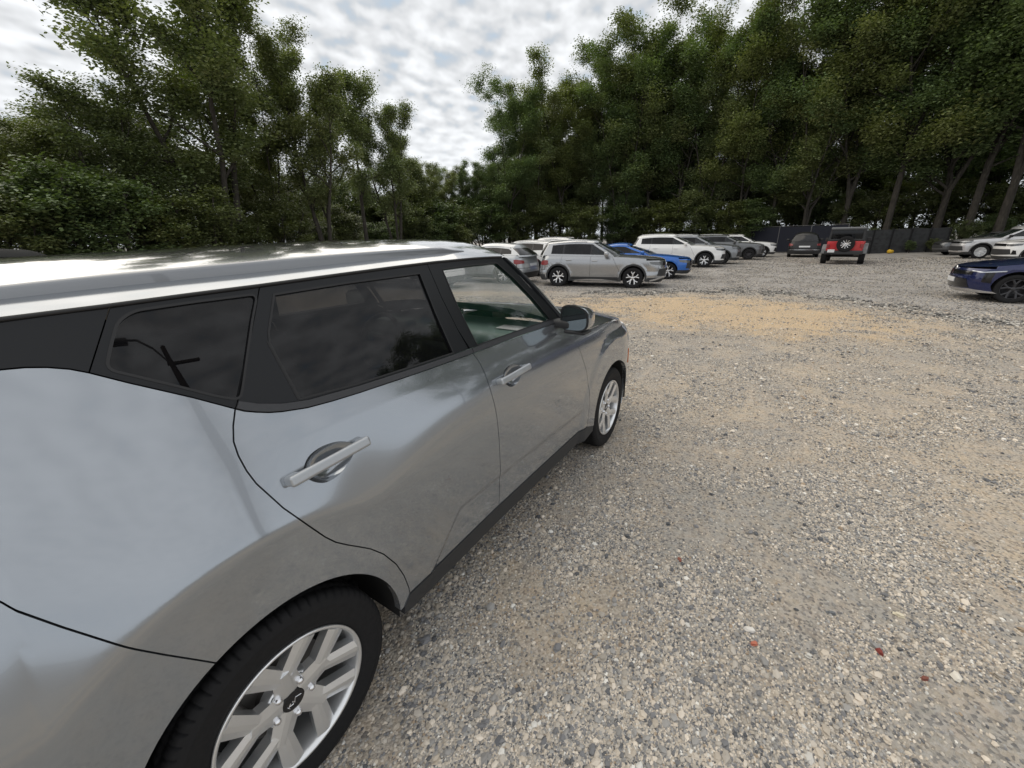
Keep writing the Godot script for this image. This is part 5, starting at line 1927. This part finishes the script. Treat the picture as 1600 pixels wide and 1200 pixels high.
func make_small_things() -> void:
	rng.seed = 5
	# single stones that stand out
	var list := [
		[1.46, 2.45, 0.017, Vector3(0.22, 0.045, 0.035), "red_brick_chip", "dark red brick chip lying on the gravel", "stone"],
		[1.23, 2.02, 0.017, Vector3(0.48, 0.16, 0.10), "orange_brick_chip", "orange brick chip beside an elongated white stone", "stone"],
		[1.29, 2.00, 0.020, Vector3(0.72, 0.69, 0.64), "white_stone", "elongated white stone beside the orange brick chip", "stone"],
		[1.47, 2.67, 0.022, Vector3(0.70, 0.66, 0.58), "cream_stone", "rounded cream stone on the gravel, larger than its neighbours", "stone"],
		[1.40, 2.57, 0.014, Vector3(0.20, 0.07, 0.05), "brown_brick_chip", "small brown brick chip close to the cream stone", "stone"],
		[1.72, 2.55, 0.018, Vector3(0.66, 0.60, 0.46), "pale_yellow_stone", "pale yellow smooth stone on dusty tan soil", "stone"],
		[1.58, 2.30, 0.016, Vector3(0.15, 0.16, 0.17), "slate_stone", "dark slate stone with a flat top on the gravel", "stone"],
		[1.55, 1.66, 0.014, Vector3(0.24, 0.09, 0.06), "rust_stone", "rust-coloured stone near two small white ones", "stone"],
	]
	for k in list.size():
		var e: Array = list[k]
		var m := mat(e[4] + "_surface", lin(e[3].x, e[3].y, e[3].z), 0.85)
		var o := put_mesh(stone_mesh(70 + k, 0.6), e[4], m, self)
		o.position = Vector3(e[0], ground_height(e[0], e[1]) + ground_bumps(e[0], e[1]) + e[2] * 0.30, e[1])
		o.scale = Vector3(e[2] * 1.3, e[2], e[2] * 0.9)
		o.rotation.y = rng.randf() * TAU
		tag(o, e[5], e[6])
	# something yellow by the wall: an upturned tub
	var tub := thing("yellow_tub", "small yellow plastic tub lying by the grey wall", "tub", on_ground(41.6, 8.45), 0.4)
	var tb := MB.new()
	lathe(tb, [Vector2(0.001, 0.0), Vector2(0.12, 0.0), Vector2(0.14, 0.30), Vector2(0.155, 0.30), Vector2(0.155, 0.32), Vector2(0.13, 0.32), Vector2(0.11, 0.03)], 24)
	put(tb.moved(Transform3D(Basis(Vector3(0, 1, 0), PI / 2), Vector3(0, 0.15, 0))), "shell", M.yellow_plastic, tub)
	var hb := MB.new()
	var pts := []
	var rad := []
	for k in 11:
		var a := PI * k / 10.0
		pts.append(Vector3(0.30, 0.15 + 0.15 * cos(a), 0) + Vector3(0.12 * sin(a), 0, 0.0))
		rad.append(0.008)
	tube(hb, pts, rad, 6)
	put(hb, "handle", M.satin_metal, tub)

func make_lamp_post() -> void:
	# behind the camera: its reflection stands in the hatchback's quarter window
	var post := thing("lamp_post", "wooden utility post with a curved lamp arm and crossarm beside the lot", "lamp post", on_ground(4.4, 14.5))
	var wood := mat("post_wood", lin(0.07, 0.055, 0.042), 0.9)
	var a := MB.new()
	tube(a, [Vector3(0, -0.3, 0), Vector3(0, 4, 0), Vector3(0.02, 10.3, 0)], [0.19, 0.17, 0.14], 12)
	put(a, "pole", wood, post)
	var arm := MB.new()
	tube(arm, [Vector3(0, 9.6, 0), Vector3(-0.5, 10.3, 0), Vector3(-1.1, 10.7, 0), Vector3(-1.7, 10.75, 0)], [0.05, 0.05, 0.045, 0.04], 8)
	put(arm, "lamp_arm", M.grey_fender_plastic, post)
	var head := MB.new()
	rbox(head, Vector3(-1.95, 10.7, 0), Vector3(0.8, 0.18, 0.34), 0.08)
	put(head, "lamp_head", M.grey_fender_plastic, post)
	var cross := MB.new()
	rbox(cross, Vector3(0.35, 9.6, 0), Vector3(1.1, 0.10, 0.12), 0.02, Basis(Vector3(0, 0, 1), -0.05))
	put(cross, "crossarm", wood, post)

# ---------------------------------------------------------------- fences

func make_fences() -> void:
	var cloth := mat("navy_screen", lin(0.006, 0.008, 0.018), 0.85)
	var steel := mat("fence_post_steel", lin(0.16, 0.16, 0.165), 0.5, 0.6)
	rng.seed = 31
	var a := Vector2(42.2, 5.6)
	var b := Vector2(64.0, -22.0)
	var n := 12
	var fence := thing("screened_fence", "dark navy privacy screen fence on steel posts behind the parked cars", "fence", Vector3.ZERO)
	for i in n + 1:
		var q := a.lerp(b, float(i) / n)
		var y := ground_height(q.x, q.y)
		var pm := MB.new()
		tube(pm, [Vector3(q.x, y - 0.1, q.y), Vector3(q.x, y + 2.28, q.y)], [0.035, 0.035], 8)
		put(pm, "post", steel, fence)
		if i < n:
			var e := a.lerp(b, float(i + 1) / n)
			var sheet := MB.new()
			var rows := []
			var out := Vector3(-(b - a).y, 0, (b - a).x).normalized()
			for j in 9:
				var row := []
				for k in 6:
					var t := j / 8.0
					var h := k / 5.0
					var p := q.lerp(e, 0.012 + t * 0.976)
					var sag := 0.035 * sin(t * TAU * 1.5 + i) * (1.0 - h) + 0.02 * sin(t * 9.0 + h * 5.0 + i * 2.0)
					row.append(sheet.vert(Vector3(p.x, y + 0.08 + h * (2.12 - 0.03 * sin(PI * t)), p.y) + out * sag, out))
				rows.append(row)
			for j in 8:
				for k in 5:
					sheet.quad(rows[j][k], rows[j + 1][k], rows[j + 1][k + 1], rows[j][k + 1])
			put(sheet, "screen_panel", cloth, fence)
			var rail := MB.new()
			tube(rail, [Vector3(q.x, y + 2.24, q.y), Vector3(e.x, y + 2.24, e.y)], [0.02, 0.02], 6)
			put(rail, "top_rail", steel, fence)
	# a weathered grey board wall carries on to the tree trunk
	var board := mat("weathered_board", lin(0.055, 0.057, 0.06), 0.9)
	var bn := FastNoiseLite.new()
	bn.frequency = 0.02
	bn.fractal_octaves = 5
	bn.seed = 2
	board.albedo_texture = noise_tex(bn, 256, ramp_of([[0.0, Color(0.62, 0.62, 0.62)], [0.5, Color(0.9, 0.9, 0.9)], [1.0, Color(1, 1, 1)]]))
	board.uv1_triplanar = true
	board.uv1_scale = Vector3(0.5, 0.5, 0.5)
	var wall := thing("grey_board_wall", "low weathered grey panel wall between the red off-roader and the tree trunk", "wall")
	var c := Vector2(41.9, 6.1)
	var d := Vector2(44.2, 11.8)
	for i in 5:
		var q := c.lerp(d, (i + 0.5) / 5.0)
		var dir := (d - c).normalized()
		var pm := MB.new()
		var fr := Basis(Vector3(dir.x, 0, dir.y), Vector3.UP, Vector3(-dir.y, 0, dir.x)) * Basis(Vector3(0, 0, 1), [0.0, -0.02, 0.015, -0.06, 0.04][i])
		rbox(pm, Vector3(q.x, ground_height(q.x, q.y) + 0.86, q.y), Vector3(1.17, 1.72, 0.06), 0.015, fr)
		put(pm, "panel", board, wall)
	for i in 6:
		var q := c.lerp(d, i / 5.0)
		var pm := MB.new()
		rbox(pm, Vector3(q.x - 0.06, ground_height(q.x, q.y) + 0.88, q.y), Vector3(0.10, 1.76, 0.10), 0.015)
		put(pm, "post", M.dark_void, wall)

# ---------------------------------------------------------------- trees

var tree_models := {}

# Builds one kind of tree: a tapered trunk with limbs, and a crown of single leaves held in clumps along the twigs.
func grow(kind: String, sd: int, o: Dictionary) -> Array:
	var r := RandomNumberGenerator.new()
	r.seed = sd
	var wood := MB.new()
	var H: float = o.H
	var ends := []
	var stems: int = o.get("stems", 1)
	for st in stems:
		var lean: Vector3 = Vector3(r.randf_range(-1, 1), 0, r.randf_range(-1, 1)) * o.get("lean", 0.05)
		if stems > 1:
			var a := TAU * st / stems + r.randf()
			lean = Vector3(cos(a), 0, sin(a)) * o.get("lean", 0.25) * r.randf_range(0.6, 1.2)
		var pts := []
		var rad := []
		var steps := 9
		var drift := Vector3.ZERO
		for k in steps + 1:
			var t := float(k) / steps
			drift += Vector3(r.randf_range(-1, 1), 0, r.randf_range(-1, 1)) * H * 0.008
			var fork: float = o.get("fork", 0.0)
			var out := maxf(0.0, t - fork) / (1.0 - fork)
			pts.append(Vector3(0, H * 0.94 * t * (1.0 - 0.06 * st) - (0.3 if k == 0 else 0.0), 0) + lean * H * pow(out, 0.8) + drift * (1.0 if t > fork else 0.15))
			rad.append(maxf(0.02, o.trunk * (1.0 - 0.93 * t) * (1.25 if k == 0 else 1.0) / (1.0 if stems == 1 else (1.5 if t > o.get("fork", 0.0) else 1.05))))
		tube(wood, pts, rad, 8, false)
		var limbs: int = o.limbs
		for l in limbs:
			var t := lerpf(o.low, 0.97, pow((l + r.randf() * 0.8) / limbs, 0.85))
			var f := t * steps
			var i0 := mini(int(f), steps - 1)
			var base: Vector3 = pts[i0].lerp(pts[i0 + 1], f - i0)
			var az := l * 2.399 + r.randf_range(-0.5, 0.5) + st
			var reach: float = o.reach * H * lerpf(1.0, o.get("top_reach", 0.35), pow(t, o.get("cone", 1.6))) * r.randf_range(0.75, 1.2)
			if t < o.low + 0.12:
				reach *= 0.8
			var rise: float = lerpf(o.get("rise_low", 0.25), o.get("rise_top", 1.1), t) * r.randf_range(0.7, 1.25)
			var dir := Vector3(cos(az), rise, sin(az)).normalized()
			var lp := [base]
			var lr := [maxf(0.015, o.trunk * (1.0 - 0.93 * t) * 0.50)]
			var cur := base
			for k in 4:
				dir = (dir + Vector3(r.randf_range(-0.28, 0.28), r.randf_range(-0.12, 0.26) + o.get("droop", 0.0), r.randf_range(-0.28, 0.28))).normalized()
				cur += dir * reach * 0.25
				lp.append(cur)
				lr.append(lr[0] * (1.0 - 0.22 * (k + 1)))
			tube(wood, lp, lr, 6, false)
			var twigs: int = o.get("twigs", 5)
			for w in twigs:
				var q := lerpf(0.35, 1.0, (w + r.randf() * 0.6) / twigs)
				var g := minf(q * 4.0, 3.999)
				var from: Vector3 = lp[int(g)].lerp(lp[int(g) + 1], g - int(g))
				var td := (dir + Vector3(r.randf_range(-1, 1), r.randf_range(-0.45, 0.75), r.randf_range(-1, 1)) * 1.0).normalized()
				var tl := reach * r.randf_range(0.20, 0.42)
				var tip := from + td * tl
				tube(wood, [from, from + td * tl * 0.5 + Vector3(0, 0.03, 0), tip], [lr[3] * 0.9 + 0.006, lr[3] * 0.5 + 0.005, 0.004], 4, false)
				ends.append([from.lerp(tip, 0.55), 0.8])
				ends.append([tip, 1.0])
			ends.append([cur, 1.0])
	# leaves
	var v := PackedVector3Array()
	var nn := PackedVector3Array()
	var col := PackedColorArray()
	var ix := PackedInt32Array()
	var leaf: float = o.leaf
	var per: int = int(o.leaves / float(ends.size()))
	var needle: bool = o.get("needle", false)
	for e in ends:
		var spread: float = o.clump * H * e[1] * r.randf_range(0.7, 1.3)
		var tone := r.randf_range(0.75, 1.25)
		var warm := r.randf_range(0.0, 1.0)
		var base: Vector3 = Vector3(0.195, 0.245, 0.125).lerp(Vector3(0.250, 0.270, 0.125), warm * o.get("warm", 0.6)) * tone * o.get("tone", 1.0)
		for k in per:
			var d: Vector3 = Vector3(clampf(r.randfn(), -1.6, 1.6), clampf(r.randfn(), -1.6, 1.6) * 0.60, clampf(r.randfn(), -1.6, 1.6)) * spread * 0.5
			var p: Vector3 = e[0] + d
			# leaves lie mostly level, tipped at random, a little drooping
			var up := Vector3(r.randf_range(-0.75, 0.75), 1.0, r.randf_range(-0.75, 0.75)).normalized()
			var along := up.cross(Vector3(r.randf_range(-1, 1), r.randf_range(-0.3, 0.3), r.randf_range(-1, 1))).normalized()
			var side := up.cross(along)
			var s := leaf * r.randf_range(0.65, 1.3)
			var wd := s * (0.36 if not needle else 0.16)
			var at := v.size()
			var mid := p + along * s * 0.45
			v.append(p)
			v.append(mid + side * wd + up * s * 0.06)
			v.append(p + along * s - up * s * 0.10)
			v.append(mid - side * wd + up * s * 0.06)
			var c: Vector3 = base * r.randf_range(0.8, 1.25)
			for q in 4:
				nn.append(up)
				col.append(Color(c.x, c.y, c.z))
			ix.append_array([at, at + 1, at + 2, at, at + 2, at + 3])
	# wind faces with their normals
	for k in range(0, ix.size(), 3):
		var g := (v[ix[k + 1]] - v[ix[k]]).cross(v[ix[k + 2]] - v[ix[k]])
		if g.dot(nn[ix[k]]) > 0.0:
			var t := ix[k + 1]
			ix[k + 1] = ix[k + 2]
			ix[k + 2] = t
	var arr := []
	arr.resize(Mesh.ARRAY_MAX)
	arr[Mesh.ARRAY_VERTEX] = v
	arr[Mesh.ARRAY_NORMAL] = nn
	arr[Mesh.ARRAY_COLOR] = col
	arr[Mesh.ARRAY_INDEX] = ix
	var me := ArrayMesh.new()
	me.add_surface_from_arrays(Mesh.PRIMITIVE_TRIANGLES, arr)
	tree_models[kind] = [wood.mesh(), me, H]
	return tree_models[kind]

func plant(called: String, label: String, category: String, kind: String, at: Vector3, h: float, turn: float, group: String, wide := 1.0) -> void:
	var t := thing(called, label, category, at, turn, group)
	var s: float = h / tree_models[kind][2]
	var w := put_mesh(tree_models[kind][0], "trunk", M.bark, t)
	var c := put_mesh(tree_models[kind][1], "crown", M["leaves_%d" % (rng.randi() % 4)], t)
	w.scale = Vector3(s * wide, s, s * wide)
	c.scale = Vector3(s * wide, s, s * wide)

func at_angle(az: float, d: float) -> Vector3:
	var x := -0.33 + cos(deg_to_rad(az)) * d
	var z := 1.86 + sin(deg_to_rad(az)) * d
	return Vector3(x, ground_height(x, z), z)

func make_trees() -> void:
	var bark := mat("bark", lin(0.085, 0.075, 0.062), 0.95)
	var bn := FastNoiseLite.new()
	bn.frequency = 0.03
	bn.fractal_octaves = 4
	bn.seed = 6
	bark.albedo_texture = noise_tex(bn, 256, ramp_of([[0.0, Color(0.55, 0.55, 0.55)], [1.0, Color(1, 1, 1)]]))
	bark.uv1_triplanar = true
	bark.uv1_scale = Vector3(1.4, 0.35, 1.4)
	# leaves of four kinds of tree: plain, yellowish, bluish, dull
	var tints := [Color(1, 1, 1), Color(1.0, 0.98, 0.92), Color(0.94, 0.99, 0.97), Color(0.97, 0.96, 0.93)]
	for k in 4:
		var leaves := mat("leaves_%d" % k, tints[k], 0.42)
		leaves.vertex_color_use_as_albedo = true
		leaves.backlight_enabled = true
		leaves.backlight = Color(0.70, 0.75, 0.35)
	grow("oak_a", 101, {"H": 18.0, "trunk": 0.20, "stems": 3, "fork": 0.30, "lean": 0.17, "low": 0.26, "limbs": 10, "reach": 0.20, "twigs": 5, "clump": 0.054, "leaves": 76000, "leaf": 0.155, "rise_low": 0.35, "rise_top": 1.2, "top_reach": 0.95})
	grow("oak_b", 102, {"H": 18.0, "trunk": 0.18, "stems": 3, "fork": 0.38, "low": 0.30, "limbs": 9, "reach": 0.21, "twigs": 5, "clump": 0.056, "leaves": 72000, "leaf": 0.160, "rise_low": 0.3, "rise_top": 1.0, "top_reach": 0.95, "lean": 0.19})
	grow("oak_c", 103, {"H": 18.0, "trunk": 0.19, "stems": 4, "fork": 0.22, "lean": 0.15, "low": 0.18, "limbs": 9, "reach": 0.19, "twigs": 5, "clump": 0.052, "leaves": 80000, "leaf": 0.150, "rise_low": 0.5, "rise_top": 1.4, "top_reach": 0.9, "warm": 0.9})
	grow("open_tree", 104, {"H": 13.0, "stems": 4, "trunk": 0.24, "low": 0.30, "limbs": 9, "reach": 0.22, "twigs": 5, "clump": 0.060, "leaves": 60000, "leaf": 0.13, "lean": 0.22, "rise_low": 0.7, "rise_top": 1.5, "warm": 0.8})
	grow("bushy_tree", 105, {"H": 9.0, "stems": 3, "trunk": 0.17, "low": 0.14, "limbs": 12, "reach": 0.30, "twigs": 5, "clump": 0.070, "leaves": 34000, "leaf": 0.12, "lean": 0.14, "rise_low": 0.4, "rise_top": 1.6, "tone": 0.78})
	grow("round_tree", 106, {"H": 12.0, "trunk": 0.20, "low": 0.30, "limbs": 15, "reach": 0.30, "twigs": 6, "clump": 0.062, "leaves": 34000, "leaf": 0.14, "rise_low": 0.45, "rise_top": 1.1, "top_reach": 0.5})
	grow("shrub", 108, {"H": 3.2, "stems": 5, "trunk": 0.06, "low": 0.12, "limbs": 6, "reach": 0.34, "twigs": 4, "clump": 0.11, "leaves": 15000, "leaf": 0.085, "lean": 0.30, "rise_low": 0.6, "rise_top": 1.3, "tone": 0.75})
	rng.seed = 77
	# the trees on the side beyond the grey hatchback, from the hedge corner round to the far end
	var left := [
		[-79.0, 25.0, 6.2, "bushy_tree", 1.0], [-73.5, 24.0, 7.7, "bushy_tree", 1.05], [-66.0, 26.5, 13.8, "open_tree", 1.15], [-61.0, 30.0, 13.4, "oak_c", 0.85], [-56.0, 29.0, 12.2, "open_tree", 0.9],
		[-51.5, 33.0, 11.4, "round_tree", 0.9], [-47.5, 36.0, 11.6, "open_tree", 0.85], [-84.0, 27.0, 6.2, "round_tree", 1.0], [-90.0, 26.0, 6.6, "round_tree", 1.0],
	]
	for e in left:
		var name_: String = {"bushy_tree": "bushy_tree", "open_tree": "open_crowned_tree", "oak_c": "oak_tree", "round_tree": "round_tree", "oak_a": "oak_tree"}[e[3]]
		var lab: String = {"bushy_tree": "dense dark bushy tree at the lot's edge beyond the grey hatchback", "open_tree": "tall open-crowned tree with forking stems beyond the grey hatchback", "oak_c": "full leafy tree between the forking trees beyond the grey hatchback", "round_tree": "round-headed tree at the lot's edge beyond the grey hatchback", "oak_a": "tall tree past the dense bushy ones at the lot's edge"}[e[3]]
		if e[0] == -66.0:
			lab = "tallest forking tree with an open crown beyond the grey hatchback"
		elif e[0] == -56.0:
			lab = "forking open-crowned tree next to the full leafy one"
		elif e[0] == -47.5:
			lab = "slim forking tree next to the gap of low trees"
		elif e[0] == -79.0:
			lab = "lower of two dense dark bushy trees at the lot's edge"
		elif e[0] == -73.5:
			lab = "taller of two dense dark bushy trees at the lot's edge"
		elif e[0] == -51.5:
			lab = "round-headed tree between the two slimmer forking trees"
		plant(name_, lab, "tree", e[3], at_angle(e[0], e[1]), e[2], rng.randf() * TAU, "trees beyond the grey hatchback", e[4])
	# low trees between the two groups
	for e in [[-44.0, 46.0, 9.2], [-42.0, 50.0, 9.0], [-40.2, 52.0, 9.6], [-38.4, 54.0, 9.4], [-36.6, 52.0, 9.8], [-45.8, 44.0, 8.6]]:
		plant("gap_tree", "low dark tree in the gap between the two groups of taller trees", "tree", ["oak_c", "bushy_tree"][int(absf(e[0])) % 2], at_angle(e[0], e[1]), e[2], rng.randf() * TAU, "low trees in the gap", 0.95)
	# tall oaks behind the fence
	var right := [
		[-33.0, 52.0, 15.5, 0], [-29.5, 54.0, 16.6, 2], [-26.3, 54.0, 17.4, 1], [-22.5, 56.0, 18.6, 0], [-18.8, 54.0, 20.0, 2], [-15.5, 55.0, 21.4, 0], [-12.0, 54.0, 20.2, 1], [-8.6, 53.0, 19.4, 2], [-5.2, 51.0, 18.6, 0], [-2.0, 50.0, 18.2, 1],
		[1.2, 48.0, 18.8, 2], [4.5, 48.0, 20.6, 0], [8.0, 47.0, 23.0, 1], [11.6, 48.0, 24.0, 2], [15.5, 46.5, 23.5, 0], [20.0, 46.0, 22.0, 1], [25.0, 44.0, 20.0, 2], [31.0, 41.0, 15.0, 0], [37.0, 38.0, 13.6, 2], [43.0, 36.0, 13.4, 1],
	]
	var nth := ["first", "second", "third", "fourth", "fifth", "sixth", "seventh", "eighth", "ninth", "tenth", "eleventh", "twelfth", "thirteenth", "fourteenth", "fifteenth", "sixteenth", "seventeenth", "eighteenth", "nineteenth", "twentieth"]
	for i in right.size():
		var e: Array = right[i]
		plant("tall_oak", "tall leafy oak behind the fence, the %s along from the gap of low trees" % nth[i], "tree", ["oak_a", "oak_b", "oak_c"][e[3]], at_angle(e[0], e[1]), e[2] * 1.07, rng.randf() * TAU, "tall oaks behind the fence", 1.0)
	# a second rank deeper in the wood
	for k in 17:
		var az := -31.5 + k * 3.35 + rng.randf_range(-0.8, 0.8)
		plant("deep_oak", "oak deeper in the wood, mostly hidden by the oaks before it", "tree", ["oak_b", "oak_a", "oak_c"][k % 3], at_angle(az, 63.0 + rng.randf_range(-2.5, 3.0)), rng.randf_range(17.0, 20.0) * (0.80 if az < -24.0 else 1.0), rng.randf() * TAU, "oaks deeper in the wood", 1.1)
	# lower growth fills the wood's edge
	for k in 30:
		var az := -35.0 + k * 1.95 + rng.randf_range(-0.6, 0.6)
		plant("understory_tree", "low shaded tree under the tall oaks behind the fence", "tree", ["bushy_tree", "round_tree"][k % 2], at_angle(az, 58.0 + rng.randf_range(-2.0, 6.0)), rng.randf_range(8.0, 12.0), rng.randf() * TAU, "low trees under the oaks", 1.25)
	for k in 24:
		var az := -88.0 + k * 2.35 + rng.randf_range(-0.6, 0.6)
		var d := lerpf(27.0, 50.0, sstep(-75.0, -38.0, az)) + rng.randf_range(-0.8, 2.0)
		plant("hedge_tree", "low dense tree in the thicket under the forking trees", "tree", ["bushy_tree", "round_tree"][k % 2], at_angle(az, d + 3.0), rng.randf_range(5.5, 7.5), rng.randf() * TAU, "low trees in the thicket", 1.45)
	for k in 30:
		var az := -56.0 + k * 3.3 + rng.randf_range(-0.6, 0.6)
		var d := 50.0 + rng.randf_range(-1.0, 4.0)
		if az < -36.0:
			d = 47.0 + rng.randf_range(-3.0, 3.0)
		plant("wood_shrub", "big shaded shrub filling the foot of the wood", "shrub", "shrub", at_angle(az, d), rng.randf_range(4.6, 6.4), rng.randf() * TAU, "shrubs at the foot of the wood", 1.35)
	for k in 14:
		var az := -86.0 + k * 3.6 + rng.randf_range(-0.8, 0.8)
		var d := lerpf(21.5, 44.0, sstep(-75.0, -38.0, az)) + rng.randf_range(-0.8, 0.8)
		plant("edge_shrub", "leafy shrub in the thicket along the lot's edge", "shrub", "shrub", at_angle(az, d), rng.randf_range(3.0, 4.4), rng.randf() * TAU, "shrubs along the thicket", 1.2)
	for e in [[45.2, 7.4, 1.9], [45.0, 9.0, 1.5], [44.4, 12.6, 2.2], [45.5, 14.5, 2.6], [42.9, 9.6, 0.9], [43.3, 10.9, 1.0]]:
		plant("wall_shrub", "weedy shrub growing at the weathered grey wall", "shrub", "shrub", on_ground(e[0], e[1]), e[2], rng.randf() * TAU, "shrubs at the grey wall", 1.0)
	# the thick pale trunk at the end of the wall
	plant("thick_trunked_oak", "big oak with a thick pale trunk at the end of the grey wall", "tree", "oak_b", on_ground(45.4, 12.9), 21.0, 1.0, "", 1.35)
